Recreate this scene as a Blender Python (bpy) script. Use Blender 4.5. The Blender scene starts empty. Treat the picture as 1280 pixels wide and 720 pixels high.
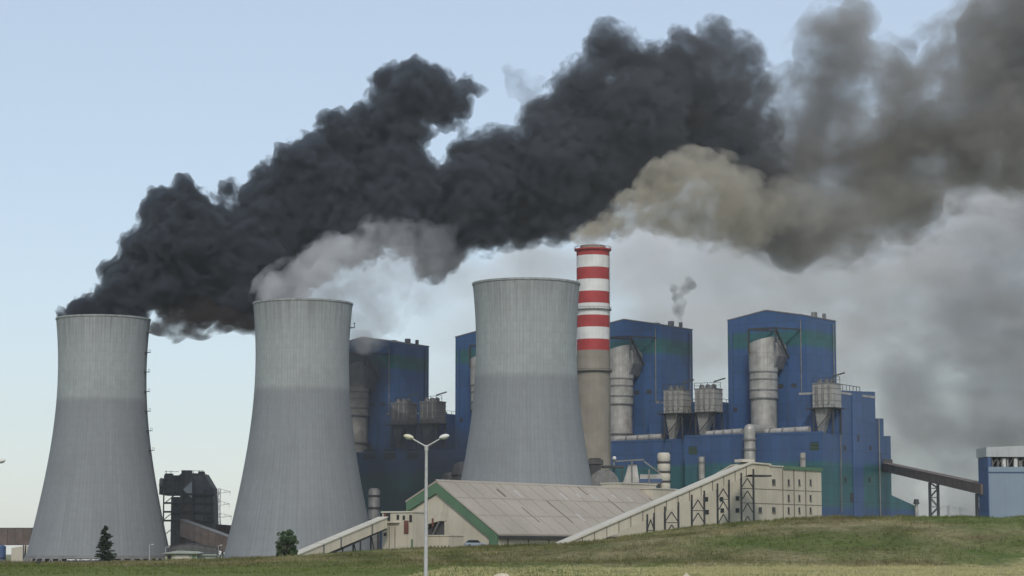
import bpy, bmesh, math, random
from mathutils import Vector, Matrix, noise as mnoise
R = math.radians
random.seed(7)
scn = bpy.context.scene
COL = scn.collection

# ------------------------------------------------------------------ camera, sky, sun, exposure
FPX = 2900.0                      # focal length in pixels of the 1280 px wide photograph
CZ = 1.7
PITCH = math.atan(330.0 / FPX)
cam = bpy.data.cameras.new('camera')
cam.sensor_width = 36.0
cam.lens = 36.0 * FPX / 1280.0
cam.clip_start = 1.0
cam.clip_end = 60000.0
cam_o = bpy.data.objects.new('camera', cam)
cam_o.location = (0, 0, CZ)
cam_o.rotation_euler = (math.pi / 2 + PITCH, 0, 0)
COL.objects.link(cam_o)
scn.camera = cam_o

SUN_EL = R(40)
sx, sy = 0.02, -1.0                                   # direction (x, y) towards the sun
sv = Vector((sx, sy, 0)).normalized() * math.cos(SUN_EL) + Vector((0, 0, math.sin(SUN_EL)))
world = bpy.data.worlds.new('World')
scn.world = world
world.use_nodes = True
wn = world.node_tree
bg = wn.nodes['Background']
sky = wn.nodes.new('ShaderNodeTexSky')
sky.sky_type = 'NISHITA'
sky.sun_disc = False
sky.sun_elevation = SUN_EL
sky.sun_rotation = math.atan2(sv.x, sv.y)             # sky node: 0 = +Y, clockwise seen from above
sky.air_density = 1.0
sky.dust_density = 0.6
sky.ozone_density = 2.0
sky.altitude = 0
# thin even veil of high haze over the clear sky
veil = wn.nodes.new('ShaderNodeMix'); veil.data_type = 'RGBA'
veil.inputs[0].default_value = 0.52
veil.inputs[7].default_value = (4.55, 4.95, 5.45, 1)
wn.links.new(sky.outputs[0], veil.inputs[6])
wn.links.new(veil.outputs[2], bg.inputs[0])
bg.inputs[1].default_value = 0.11
sun = bpy.data.lights.new('sun', 'SUN')
sun.energy = 1.45
sun.angle = R(8)
sun.color = (1.0, 0.93, 0.82)
sun_o = bpy.data.objects.new('sun', sun)
sun_o.rotation_euler = (-sv).to_track_quat('-Z', 'Y').to_euler()
COL.objects.link(sun_o)
scn.view_settings.view_transform = 'Standard'
scn.view_settings.look = 'None'
scn.view_settings.gamma = 1.0
scn.view_settings.use_curve_mapping = False
scn.view_settings.exposure = 0.35
scn.render.engine = 'CYCLES'
cy = scn.cycles
cy.max_bounces = 6
cy.diffuse_bounces = 2
cy.glossy_bounces = 2
cy.transmission_bounces = 2
cy.transparent_max_bounces = 64
cy.volume_bounces = 2
cy.volume_step_rate = 1.0
cy.volume_max_steps = 256
cy.use_denoising = True
cy.use_adaptive_sampling = True
cy.adaptive_threshold = 0.018
cy.sample_clamp_indirect = 4.0

# ------------------------------------------------------------------ pixels to places
CP, SP = math.cos(PITCH), math.sin(PITCH)
def ray(px, py):
    u, v = (px - 640) / FPX, (360 - py) / FPX
    return Vector((u, CP - v * SP, SP + v * CP))
def P(px, py, Y):
    r = ray(px, py)
    return Vector((r.x * Y / r.y, Y, CZ + r.z * Y / r.y))
def PX(px, Y):
    return P(px, 690, Y).x
def ZZ(py, Y):
    return P(640, py, Y).z
class Frame:
    """A building's own axes: origin on the ground, x along the facade, y into the building."""
    def __init__(s, ox, oy, ang):
        s.o, s.a = Vector((ox, oy)), ang
        s.d, s.e = Vector((math.cos(ang), math.sin(ang))), Vector((-math.sin(ang), math.cos(ang)))
    def on_y(s, px, py, ly=0.0):          # -> (local x, z) on the plane local y = ly
        r = ray(px, py); r2 = r.to_2d()
        t = (ly + s.o.dot(s.e)) / r2.dot(s.e)
        return (r2 * t - s.o).dot(s.d), CZ + t * r.z
    def on_x(s, px, py, lx=0.0):          # -> (local y, z) on the plane local x = lx
        r = ray(px, py); r2 = r.to_2d()
        t = (lx + s.o.dot(s.d)) / r2.dot(s.d)
        return (r2 * t - s.o).dot(s.e), CZ + t * r.z

GZ = -8.0                                  # level of the plant's own ground, below the grass bank

# ------------------------------------------------------------------ mesh helpers
class MB:
    def __init__(s):
        s.v, s.f = [], []
    def add(s, vs, fs):
        b = len(s.v)
        s.v += [tuple(v) for v in vs]
        s.f += [tuple(b + i for i in f) for f in fs]
        return s
    def box(s, x0, x1, y0, y1, z0, z1):
        vs = [(x, y, z) for z in (z0, z1) for y in (y0, y1) for x in (x0, x1)]
        return s.add(vs, [(0, 2, 3, 1), (4, 5, 7, 6), (0, 1, 5, 4), (2, 6, 7, 3), (0, 4, 6, 2), (1, 3, 7, 5)])
    def frustum(s, r0, z0, r1, z1):        # rectangles (x0,x1,y0,y1) at two heights
        vs = [(x, y, z0) for y in r0[2:] for x in r0[:2]] + [(x, y, z1) for y in r1[2:] for x in r1[:2]]
        return s.add(vs, [(0, 2, 3, 1), (4, 5, 7, 6), (0, 1, 5, 4), (2, 6, 7, 3), (0, 4, 6, 2), (1, 3, 7, 5)])
    def prism_y(s, pts, y0, y1):           # outline in x,z pulled along y
        n = len(pts)
        vs = [(x, y0, z) for x, z in pts] + [(x, y1, z) for x, z in pts]
        fs = [tuple(range(n)), tuple(reversed(range(n, 2 * n)))]
        fs += [((i + 1) % n, i, n + i, n + (i + 1) % n) for i in range(n)]
        return s.add(vs, fs)
    def prism_x(s, pts, x0, x1):           # outline in y,z pulled along x
        n = len(pts)
        vs = [(x0, y, z) for y, z in pts] + [(x1, y, z) for y, z in pts]
        fs = [tuple(range(n)), tuple(reversed(range(n, 2 * n)))]
        fs += [((i + 1) % n, i, n + i, n + (i + 1) % n) for i in range(n)]
        return s.add(vs, fs)
    def prism_z(s, pts, z0, z1):
        n = len(pts)
        vs = [(x, y, z0) for x, y in pts] + [(x, y, z1) for x, y in pts]
        fs = [tuple(range(n)), tuple(reversed(range(n, 2 * n)))]
        fs += [((i + 1) % n, i, n + i, n + (i + 1) % n) for i in range(n)]
        return s.add(vs, fs)
    def tube(s, p0, p1, r0, r1=None, n=8, cap=True):
        r1 = r0 if r1 is None else r1
        p0, p1 = Vector(p0), Vector(p1)
        q = (p1 - p0).to_track_quat('Z', 'Y')
        vs = []
        for p, r in ((p0, r0), (p1, r1)):
            for k in range(n):
                a = 2 * math.pi * k / n
                vs.append(p + q @ Vector((r * math.cos(a), r * math.sin(a), 0)))
        fs = [(k, (k + 1) % n, n + (k + 1) % n, n + k) for k in range(n)]
        if cap:
            fs += [tuple(reversed(range(n))), tuple(range(n, 2 * n))]
        return s.add(vs, fs)
    def bar(s, p0, p1, w, h=None):         # square bar between two points
        h = w if h is None else h
        p0, p1 = Vector(p0), Vector(p1)
        q = (p1 - p0).to_track_quat('Z', 'Y')
        vs = [p + q @ Vector((a * w / 2, b * h / 2, 0)) for p in (p0, p1) for b in (-1, 1) for a in (-1, 1)]
        return s.add(vs, [(0, 2, 3, 1), (4, 5, 7, 6), (0, 1, 5, 4), (2, 6, 7, 3), (0, 4, 6, 2), (1, 3, 7, 5)])
    def lathe(s, prof, n=48, c=(0, 0), cap=False):
        vs, fs = [], []
        for r, z in prof:
            for k in range(n):
                a = 2 * math.pi * k / n
                vs.append((c[0] + r * math.cos(a), c[1] + r * math.sin(a), z))
        for i in range(len(prof) - 1):
            for k in range(n):
                fs.append((i * n + k, i * n + (k + 1) % n, (i + 1) * n + (k + 1) % n, (i + 1) * n + k))
        if cap:
            fs += [tuple(reversed(range(n))), tuple(range((len(prof) - 1) * n, len(prof) * n))]
        return s.add(vs, fs)
    def ball(s, c, rx, ry=None, rz=None, n=12, m=8):
        ry, rz = ry or rx, rz or rx
        vs = [(c[0], c[1], c[2] - rz)]
        for i in range(1, m):
            t = math.pi * i / m
            for k in range(n):
                a = 2 * math.pi * k / n
                vs.append((c[0] + rx * math.sin(t) * math.cos(a), c[1] + ry * math.sin(t) * math.sin(a), c[2] - rz * math.cos(t)))
        vs.append((c[0], c[1], c[2] + rz))
        fs = [(0, 1 + (k + 1) % n, 1 + k) for k in range(n)]
        for i in range(m - 2):
            b = 1 + i * n
            fs += [(b + k, b + (k + 1) % n, b + n + (k + 1) % n, b + n + k) for k in range(n)]
        b = 1 + (m - 2) * n
        fs += [(b + k, b + (k + 1) % n, len(vs) - 1) for k in range(n)]
        return s.add(vs, fs)
    def build(s, name, m, parent=None, smooth=False, bevel=0.0, loc=None, rz=0.0):
        me = bpy.data.meshes.new(name)
        me.from_pydata(s.v, [], s.f)
        bm = bmesh.new(); bm.from_mesh(me)
        bmesh.ops.recalc_face_normals(bm, faces=bm.faces[:])
        bm.to_mesh(me); bm.free()
        if smooth:
            me.polygons.foreach_set('use_smooth', [True] * len(me.polygons))
            try: me.set_sharp_from_angle(angle=R(38))
            except Exception: pass
        me.materials.append(m)
        o = bpy.data.objects.new(name, me)
        COL.objects.link(o)
        if parent: o.parent = parent
        if loc is not None: o.location = loc
        o.rotation_euler.z = rz
        if bevel:
            md = o.modifiers.new('bevel', 'BEVEL'); md.width = bevel; md.segments = 1; md.limit_method = 'ANGLE'
        return o
def tag(o, label=None, cat=None, group=None, kind=None):
    if label: o['label'] = label
    if cat: o['category'] = cat
    if group: o['group'] = group
    if kind: o['kind'] = kind
    return o
def thing(name, label, cat, loc, rz=0.0, group=None):
    o = bpy.data.objects.new(name, None)
    o.empty_display_size = 0.5
    o.location = loc; o.rotation_euler.z = rz
    COL.objects.link(o)
    return tag(o, label, cat, group)
def copy_tree(o, parent=None):
    c = o.copy(); COL.objects.link(c)
    if parent is not None: c.parent = parent
    for ch in list(o.children): copy_tree(ch, c)
    return c

# ------------------------------------------------------------------ materials
def new_mat(name):
    m = bpy.data.materials.new(name); m.use_nodes = True
    nt = m.node_tree
    return m, nt, nt.nodes['Principled BSDF']
def N(nt, kind, **kw):
    n = nt.nodes.new(kind)
    for k, v in kw.items():
        if k.startswith('i_'):
            key = k[2:]
            n.inputs[int(key) if key.isdigit() else key].default_value = v
        else: setattr(n, k, v)
    return n
def mix(nt, fac, a, b, mode='MIX'):
    n = nt.nodes.new('ShaderNodeMix'); n.data_type = 'RGBA'; n.blend_type = mode
    for sock, val in ((n.inputs[0], fac), (n.inputs[6], a), (n.inputs[7], b)):
        if hasattr(val, 'links'): nt.links.new(val, sock)
        elif isinstance(val, (int, float)): sock.default_value = val
        else: sock.default_value = (*val[:3], 1)
    return n.outputs[2]
def math_n(nt, op, a, b=None, c=None, clamp=False):
    n = nt.nodes.new('ShaderNodeMath'); n.operation = op; n.use_clamp = clamp
    for i, v in enumerate((a, b, c)):
        if v is None: continue
        if hasattr(v, 'links'): nt.links.new(v, n.inputs[i])
        else: n.inputs[i].default_value = v
    return n.outputs[0]
def coords(nt, scale=(1, 1, 1), kind='Object'):
    tc = nt.nodes.new('ShaderNodeTexCoord')
    mp = nt.nodes.new('ShaderNodeMapping'); mp.inputs['Scale'].default_value = scale
    nt.links.new(tc.outputs[kind], mp.inputs['Vector'])
    return mp.outputs[0]
def noise(nt, vec, scale=1.0, detail=4.0, rough=0.55):
    n = N(nt, 'ShaderNodeTexNoise'); n.inputs['Scale'].default_value = scale
    n.inputs['Detail'].default_value = detail; n.inputs['Roughness'].default_value = rough
    nt.links.new(vec, n.inputs['Vector'])
    return n.outputs[0]
def ramp(nt, fac, stops):
    n = nt.nodes.new('ShaderNodeValToRGB')
    el = n.color_ramp.elements
    while len(el) < len(stops): el.new(0.5)
    for e, (p, c) in zip(el, stops):
        e.position = p
        e.color = (c, c, c, 1) if isinstance(c, (int, float)) else (*c[:3], 1)
    nt.links.new(fac, n.inputs[0])
    return n.outputs[0]
def weathered(name, col, rough=0.75, var=0.25, scale=0.12, streak=0.35, metal=0.0, ribs=0.0, rib_axis='x', dirt=(0.10, 0.09, 0.08), seams=0.0):
    """Base colour with blotches, rain streaks running down, sheet-to-sheet tone and ribbed cladding."""
    m, nt, b = new_mat(name)
    v = coords(nt)
    blotch = noise(nt, v, scale, 6)
    vs = coords(nt, (0.9, 0.9, 0.035))
    st = noise(nt, vs, 1.0, 5, 0.65)
    f1 = ramp(nt, blotch, [(0.30, 0.0), (0.72, 1.0)])
    f2 = ramp(nt, st, [(0.46, 0.0), (0.75, 1.0)])
    dark = tuple(c * (1 - var) for c in col); lite = tuple(min(1, c * (1 + var * 0.6)) for c in col)
    c = mix(nt, f1, dark, lite)
    c = mix(nt, math_n(nt, 'MULTIPLY', f2, streak), c, dirt)
    if seams:
        sx_ = nt.nodes.new('ShaderNodeSeparateXYZ'); nt.links.new(coords(nt), sx_.inputs[0])
        zf = math_n(nt, 'FRACT', math_n(nt, 'DIVIDE', sx_.outputs[2], seams))
        ln = math_n(nt, 'LESS_THAN', zf, 0.05)
        c = mix(nt, math_n(nt, 'MULTIPLY', ln, 0.35), c, dark)
    nt.links.new(c, b.inputs['Base Color'])
    b.inputs['Roughness'].default_value = rough
    b.inputs['Metallic'].default_value = metal
    bp = nt.nodes.new('ShaderNodeBump'); bp.inputs['Strength'].default_value = 0.25; bp.inputs['Distance'].default_value = 0.3
    hgt = noise(nt, v, scale * 6, 4)
    if ribs:
        sp = nt.nodes.new('ShaderNodeSeparateXYZ'); nt.links.new(coords(nt), sp.inputs[0])
        xy = math_n(nt, 'ADD', sp.outputs[0], sp.outputs[1])
        w = math_n(nt, 'PINGPONG', xy, ribs)
        hgt = math_n(nt, 'ADD', math_n(nt, 'MULTIPLY', w, 0.5), math_n(nt, 'MULTIPLY', hgt, 0.4))
    nt.links.new(hgt, bp.inputs['Height'])
    nt.links.new(bp.outputs[0], b.inputs['Normal'])
    return m

def blue_cladding(name, bands, blue=(0.025, 0.082, 0.215), green=(0.014, 0.110, 0.098)):
    """Painted sheet cladding: blue, with painted green belts between the given heights (z0, z1)."""
    m, nt, b = new_mat(name)
    sp = nt.nodes.new('ShaderNodeSeparateXYZ'); nt.links.new(coords(nt), sp.inputs[0])
    z = sp.outputs[2]
    # the belts are made of sheets of slightly different tone, so their edges fade in steps
    xy = math_n(nt, 'ADD', sp.outputs[0], sp.outputs[1])
    cb = nt.nodes.new('ShaderNodeCombineXYZ')
    nt.links.new(math_n(nt, 'FLOOR', math_n(nt, 'DIVIDE', xy, 6.0)), cb.inputs[0])
    nt.links.new(math_n(nt, 'FLOOR', math_n(nt, 'DIVIDE', z, 9.0)), cb.inputs[2])
    sheet = N(nt, 'ShaderNodeTexWhiteNoise'); nt.links.new(cb.outputs[0], sheet.inputs[0])
    c = mix(nt, sheet.outputs[0], tuple(k * 0.90 for k in blue), tuple(k * 1.10 for k in blue))
    gr = mix(nt, sheet.outputs[0], tuple(k * 0.88 for k in green), tuple(k * 1.12 for k in green))
    fac = None
    for z0, z1 in bands:
        e = 2.5
        f = math_n(nt, 'MULTIPLY', math_n(nt, 'SMOOTHSTEP' if False else 'MULTIPLY', math_n(nt, 'SUBTRACT', z, z0), 1 / e, clamp=True),
                   math_n(nt, 'MULTIPLY', math_n(nt, 'SUBTRACT', z1, z), -1 / -e, clamp=True))
        fac = f if fac is None else math_n(nt, 'MAXIMUM', fac, f)
    if fac is not None: c = mix(nt, math_n(nt, 'MULTIPLY', fac, 0.95), c, gr)
    sv_ = math_n(nt, 'LESS_THAN', math_n(nt, 'FRACT', math_n(nt, 'DIVIDE', xy, 6.0)), 0.06)
    sh_ = math_n(nt, 'LESS_THAN', math_n(nt, 'FRACT', math_n(nt, 'DIVIDE', z, 9.0)), 0.05)
    c = mix(nt, math_n(nt, 'MULTIPLY', math_n(nt, 'MAXIMUM', sv_, sh_), 0.38), c, (0.012, 0.022, 0.045))
    fade = ramp(nt, noise(nt, coords(nt, (1, 1, .4)), 0.06, 6, .65), [(0.50, 0.0), (0.75, 1.0)])
    c = mix(nt, math_n(nt, 'MULTIPLY', fade, 0.30), c, (0.060, 0.115, 0.215))
    st = ramp(nt, noise(nt, coords(nt, (0.5, 0.5, 0.02)), 1.0, 6, 0.7), [(0.42, 0.0), (0.78, 1.0)])
    c = mix(nt, math_n(nt, 'MULTIPLY', st, 0.42), c, (0.055, 0.062, 0.075))
    bl = ramp(nt, noise(nt, coords(nt), 0.035, 5), [(0.35, 0.0), (0.75, 1.0)])
    c = mix(nt, math_n(nt, 'MULTIPLY', bl, 0.22), c, (0.04, 0.07, 0.14))
    nt.links.new(c, b.inputs['Base Color'])
    b.inputs['Roughness'].default_value = 0.55
    bp = nt.nodes.new('ShaderNodeBump'); bp.inputs['Strength'].default_value = 0.3; bp.inputs['Distance'].default_value = 0.3
    nt.links.new(math_n(nt, 'PINGPONG', xy, 0.6), bp.inputs['Height'])
    nt.links.new(bp.outputs[0], b.inputs['Normal'])
    return m

def tower_concrete():
    m, nt, b = new_mat('tower_concrete')
    tc = nt.nodes.new('ShaderNodeTexCoord')
    sp = nt.nodes.new('ShaderNodeSeparateXYZ'); nt.links.new(tc.outputs['Object'], sp.inputs[0])
    ang = math_n(nt, 'ARCTAN2', sp.outputs[1], sp.outputs[0])
    z = sp.outputs[2]
    oi = nt.nodes.new('ShaderNodeObjectInfo')
    cb = nt.nodes.new('ShaderNodeCombineXYZ')
    nt.links.new(math_n(nt, 'MULTIPLY', ang, 22.0), cb.inputs[0])
    nt.links.new(math_n(nt, 'MULTIPLY', z, 0.03), cb.inputs[1])
    nt.links.new(math_n(nt, 'MULTIPLY', oi.outputs['Random'], 50), cb.inputs[2])
    st = noise(nt, cb.outputs[0], 1.0, 6, 0.65)
    # cast lifts: one tone per ring and panel
    c2 = nt.nodes.new('ShaderNodeCombineXYZ')
    nt.links.new(math_n(nt, 'FLOOR', math_n(nt, 'MULTIPLY', ang, 96 / (2 * math.pi))), c2.inputs[0])
    nt.links.new(math_n(nt, 'FLOOR', math_n(nt, 'DIVIDE', z, 2.6)), c2.inputs[1])
    pan = N(nt, 'ShaderNodeTexWhiteNoise'); nt.links.new(c2.outputs[0], pan.inputs[0])
    # the upper third was cast in paler concrete; the joint is a little ragged
    jz = math_n(nt, 'ADD', z, math_n(nt, 'MULTIPLY', noise(nt, cb.outputs[0], 1.5, 2), 2.0))
    up = math_n(nt, 'MULTIPLY', math_n(nt, 'SUBTRACT', jz, 93.5), 0.28, clamp=True)
    c = mix(nt, up, (0.225, 0.243, 0.255), (0.330, 0.358, 0.358))
    c = mix(nt, math_n(nt, 'MULTIPLY', pan.outputs[0], 0.14), c, (0.12, 0.12, 0.125))
    f = ramp(nt, st, [(0.40, 0.0), (0.80, 1.0)])
    c = mix(nt, math_n(nt, 'MULTIPLY', f, 0.24), c, (0.12, 0.125, 0.135))
    f2 = ramp(nt, noise(nt, cb.outputs[0], 0.4, 4), [(0.5, 0.0), (0.8, 1.0)])
    c = mix(nt, math_n(nt, 'MULTIPLY', f2, 0.14), c, (0.42, 0.43, 0.42))
    # soot run down from the rim in uneven tongues, and broad damp patches
    run = math_n(nt, 'MULTIPLY', math_n(nt, 'SUBTRACT', z, 118.0), 0.05, clamp=True)
    tong = ramp(nt, noise(nt, cb.outputs[0], 0.7, 5, 0.6), [(0.42, 0.0), (0.66, 1.0)])
    c = mix(nt, math_n(nt, 'MULTIPLY', math_n(nt, 'MULTIPLY', run, tong), 0.5), c, (0.10, 0.105, 0.11))
    damp = ramp(nt, noise(nt, tc.outputs['Object'], 0.035, 5), [(0.50, 0.0), (0.68, 1.0)])
    c = mix(nt, math_n(nt, 'MULTIPLY', damp, 0.28), c, (0.16, 0.165, 0.17))
    lz = math_n(nt, 'LESS_THAN', math_n(nt, 'FRACT', math_n(nt, 'DIVIDE', z, 5.2)), 0.14)
    la = math_n(nt, 'LESS_THAN', math_n(nt, 'FRACT', math_n(nt, 'MULTIPLY', ang, 96 / (2 * math.pi))), 0.22)
    c = mix(nt, math_n(nt, 'MULTIPLY', lz, 0.05), c, (0.08, 0.08, 0.08))
    c = mix(nt, math_n(nt, 'MULTIPLY', la, 0.13), c, (0.08, 0.08, 0.085))
    nt.links.new(c, b.inputs['Base Color'])
    b.inputs['Roughness'].default_value = 0.9
    bp = nt.nodes.new('ShaderNodeBump'); bp.inputs['Strength'].default_value = 0.5; bp.inputs['Distance'].default_value = 0.4
    nt.links.new(math_n(nt, 'SUBTRACT', st, la), bp.inputs['Height'])
    nt.links.new(bp.outputs[0], b.inputs['Normal'])
    return m

def ground_mat():
    m, nt, b = new_mat('grass_ground')
    v = coords(nt)
    big = noise(nt, coords(nt, (1, .5, 1)), 0.026, 5); mid = noise(nt, coords(nt, (1, 0.35, 1)), 0.10, 6, 0.6); fine = noise(nt, coords(nt, (1.0, 0.5, 1)), 0.9, 6, 0.7)
    c = mix(nt, ramp(nt, mid, [(0.38, 0.0), (0.62, 1.0)]), (0.112, 0.126, 0.042), (0.32, 0.28, 0.15))
    c = mix(nt, math_n(nt, 'MULTIPLY', ramp(nt, big, [(0.46, 0.0), (0.62, 1.0)]), 0.75), c, (0.125, 0.180, 0.045))
    c = mix(nt, math_n(nt, 'MULTIPLY', ramp(nt, noise(nt, v, 0.05, 5), [(0.54, 0.0), (0.70, 1.0)]), 0.8), c, (0.165, 0.115, 0.065))
    c = mix(nt, math_n(nt, 'MULTIPLY', ramp(nt, fine, [(0.44, 0.0), (0.70, 1.0)]), 0.60), c, (0.030, 0.034, 0.014))
    # the level strip before the bank is dry straw, its sunlight painted in, towards the right
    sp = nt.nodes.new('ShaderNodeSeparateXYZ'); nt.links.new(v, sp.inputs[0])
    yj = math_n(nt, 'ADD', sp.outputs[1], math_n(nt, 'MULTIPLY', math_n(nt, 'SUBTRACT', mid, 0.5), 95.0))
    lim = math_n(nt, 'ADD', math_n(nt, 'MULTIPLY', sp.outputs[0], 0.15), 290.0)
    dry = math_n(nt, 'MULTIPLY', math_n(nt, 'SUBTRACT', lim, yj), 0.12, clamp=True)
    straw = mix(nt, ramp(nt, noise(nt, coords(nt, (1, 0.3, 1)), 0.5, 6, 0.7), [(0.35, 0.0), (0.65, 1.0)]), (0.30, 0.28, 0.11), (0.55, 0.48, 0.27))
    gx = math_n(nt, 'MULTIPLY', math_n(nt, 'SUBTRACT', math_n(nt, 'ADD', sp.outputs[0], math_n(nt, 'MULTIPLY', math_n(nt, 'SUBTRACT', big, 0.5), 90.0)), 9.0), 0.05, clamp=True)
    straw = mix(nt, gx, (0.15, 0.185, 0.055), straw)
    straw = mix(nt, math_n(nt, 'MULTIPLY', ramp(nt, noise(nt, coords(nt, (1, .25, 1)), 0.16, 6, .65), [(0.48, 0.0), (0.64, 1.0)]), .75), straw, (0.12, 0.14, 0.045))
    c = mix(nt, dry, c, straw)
    nt.links.new(c, b.inputs['Base Color'])
    b.inputs['Roughness'].default_value = 1.0
    b.inputs['Specular IOR Level'].default_value = 0.1
    bp = nt.nodes.new('ShaderNodeBump'); bp.inputs['Strength'].default_value = 0.9; bp.inputs['Distance'].default_value = 0.8
    nt.links.new(math_n(nt, 'ADD', fine, mid), bp.inputs['Height'])
    nt.links.new(bp.outputs[0], b.inputs['Normal'])
    return m

def leaf_mat(name, a, c2, scale=0.8):
    m, nt, b = new_mat(name)
    c = mix(nt, ramp(nt, noise(nt, coords(nt), scale, 3), [(0.35, 0.0), (0.65, 1.0)]), a, c2)
    nt.links.new(c, b.inputs['Base Color'])
    b.inputs['Roughness'].default_value = 0.7
    b.inputs['Transmission Weight'].default_value = 0.0
    return m

M = dict(
    tower=tower_concrete(),
    column=weathered('column_concrete', (0.22, 0.22, 0.22)),
    dark=weathered('dark_opening', (0.012, 0.013, 0.015), 0.9, 0.3, 0.1, 0.1),
    red=weathered('red_paint', (0.36, 0.032, 0.032), 0.6, 0.22, 0.15, 0.25, dirt=(0.12, 0.04, 0.035), seams=2.5),
    white=weathered('white_paint', (0.66, 0.66, 0.64), 0.6, 0.14, 0.15, 0.28, dirt=(0.30, 0.29, 0.27), seams=2.5),
    shaft=weathered('chimney_concrete', (0.27, 0.245, 0.205), 0.9, 0.2, 0.1, 0.4, dirt=(0.14, 0.125, 0.10), seams=2.5),
    silver=weathered('aluminium_cladding', (0.40, 0.39, 0.365), 0.5, 0.3, 0.25, 0.5, 0.25, dirt=(0.16, 0.135, 0.10), seams=3.0),
    dullsteel=weathered('grey_steel', (0.20, 0.20, 0.20), 0.6, 0.3, 0.3, 0.5, 0.2, dirt=(0.08, 0.065, 0.05)),
    steel=weathered('dark_steel', (0.035, 0.038, 0.042), 0.65, 0.3, 0.3, 0.3),
    rust=weathered('rusty_gallery', (0.14, 0.108, 0.095), 0.85, 0.35, 0.2, 0.4, dirt=(0.04, 0.032, 0.03), ribs=0.5),
    coal=weathered('sooty_sheet', (0.082, 0.080, 0.080), 0.8, 0.4, 0.15, 0.4, dirt=(0.015, 0.015, 0.016), ribs=0.6),
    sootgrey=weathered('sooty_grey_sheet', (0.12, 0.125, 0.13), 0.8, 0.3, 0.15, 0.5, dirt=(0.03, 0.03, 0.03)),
    cream=weathered('cream_panel', (0.51, 0.465, 0.37), 0.75, 0.16, 0.10, 0.28, dirt=(0.20, 0.17, 0.12), ribs=0.5),
    creamroof=weathered('pale_roof_sheet', (0.53, 0.50, 0.42), 0.7, 0.12, 0.10, 0.15, dirt=(0.3, 0.28, 0.24)),
    roof=weathered('taupe_roof_sheet', (0.375, 0.332, 0.272), 0.7, 0.16, 0.05, 0.25, dirt=(0.16, 0.145, 0.13), ribs=0.6),
    green=weathered('green_trim', (0.085, 0.165, 0.095), 0.6, 0.16, 0.15, 0.25, dirt=(0.06, 0.085, 0.06)),
    greypanel=weathered('blue_grey_panel', (0.20, 0.26, 0.325), 0.65, 0.10, 0.05, 0.22, dirt=(0.13, 0.16, 0.19), ribs=0.5),
    parapet=weathered('pale_grey_parapet', (0.40, 0.42, 0.43), 0.7, 0.12, 0.1, 0.2),
    roofseam=weathered('roof_sheet_lap', (0.325, 0.288, 0.236), 0.8, 0.2, 0.2, 0.1),
    seam=weathered('panel_seam', (0.15, 0.13, 0.10), 0.8, 0.2, 0.2, 0.1),
    maroon=weathered('maroon_shutter', (0.15, 0.055, 0.04), 0.7, 0.25, 0.4, 0.2),
    glass=weathered('dark_window', (0.018, 0.020, 0.022), 0.25, 0.3, 0.5, 0.0),
    skylight=weathered('translucent_sheet', (0.44, 0.41, 0.37), 0.4, 0.12, 0.3, 0.1),
    lampwhite=weathered('lamp_white', (0.70, 0.69, 0.65), 0.45, 0.10, 1.2, 0.10, dirt=(0.4, 0.38, 0.33)),
    lampcream=weathered('lamp_yellowed', (0.66, 0.62, 0.45), 0.45, 0.12, 1.2, 0.10),
    pole=weathered('galvanised_pole', (0.46, 0.46, 0.45), 0.5, 0.12, 0.8, 0.15, 0.15),
    asphalt=weathered('asphalt', (0.075, 0.073, 0.070), 0.95, 0.2, 0.2, 0.1),
    carwhite=weathered('white_car_paint', (0.72, 0.72, 0.71), 0.35, 0.06, 0.5, 0.05),
    cargrey=weathered('grey_blue_car_paint', (0.26, 0.31, 0.35), 0.35, 0.06, 0.5, 0.05),
    tyre=weathered('tyre_rubber', (0.02, 0.02, 0.02), 0.9, 0.2, 1.0, 0.0),
    pylon=weathered('pylon_steel', (0.30, 0.32, 0.34), 0.6, 0.1, 0.2, 0.1),
    bark=weathered('bark', (0.06, 0.045, 0.032), 0.95, 0.3, 1.5, 0.2),
    stone=weathered('pale_stone', (0.60, 0.54, 0.42), 0.9, 0.2, 0.9, 0.1),
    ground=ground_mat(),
    pine=leaf_mat('pine_needles', (0.020, 0.036, 0.024), (0.044, 0.066, 0.040)),
    leaf=leaf_mat('broad_leaves', (0.035, 0.066, 0.028), (0.090, 0.135, 0.060)),
    hutwall=weathered('hut_plaster', (0.36, 0.37, 0.27), 0.85, 0.15, 0.4, 0.3),
    hutroof=weathered('hut_slab', (0.33, 0.37, 0.33), 0.85, 0.12, 0.4, 0.2),
    blue_pipe=weathered('blue_steel', (0.035, 0.085, 0.20), 0.55, 0.15, 0.2, 0.3),
)
mg, ntg, bgp = new_mat('grass_blades')
_c = mix(ntg, ramp(ntg, noise(ntg, coords(ntg), 0.06, 4), [(0.35, 0.0), (0.65, 1.0)]), (0.066, 0.080, 0.028), (0.16, 0.145, 0.07))
ntg.links.new(_c, bgp.inputs['Base Color']); bgp.inputs['Roughness'].default_value = 1.0
M['blades'] = mg
mh, nth, bh = new_mat('sunlit_straw_blades')
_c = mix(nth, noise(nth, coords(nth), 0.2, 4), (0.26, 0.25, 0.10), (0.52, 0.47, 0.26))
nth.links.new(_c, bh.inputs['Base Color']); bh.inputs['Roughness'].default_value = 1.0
M['straw'] = mh  # dry straw, paled to carry the sunlight on the strip

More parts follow.
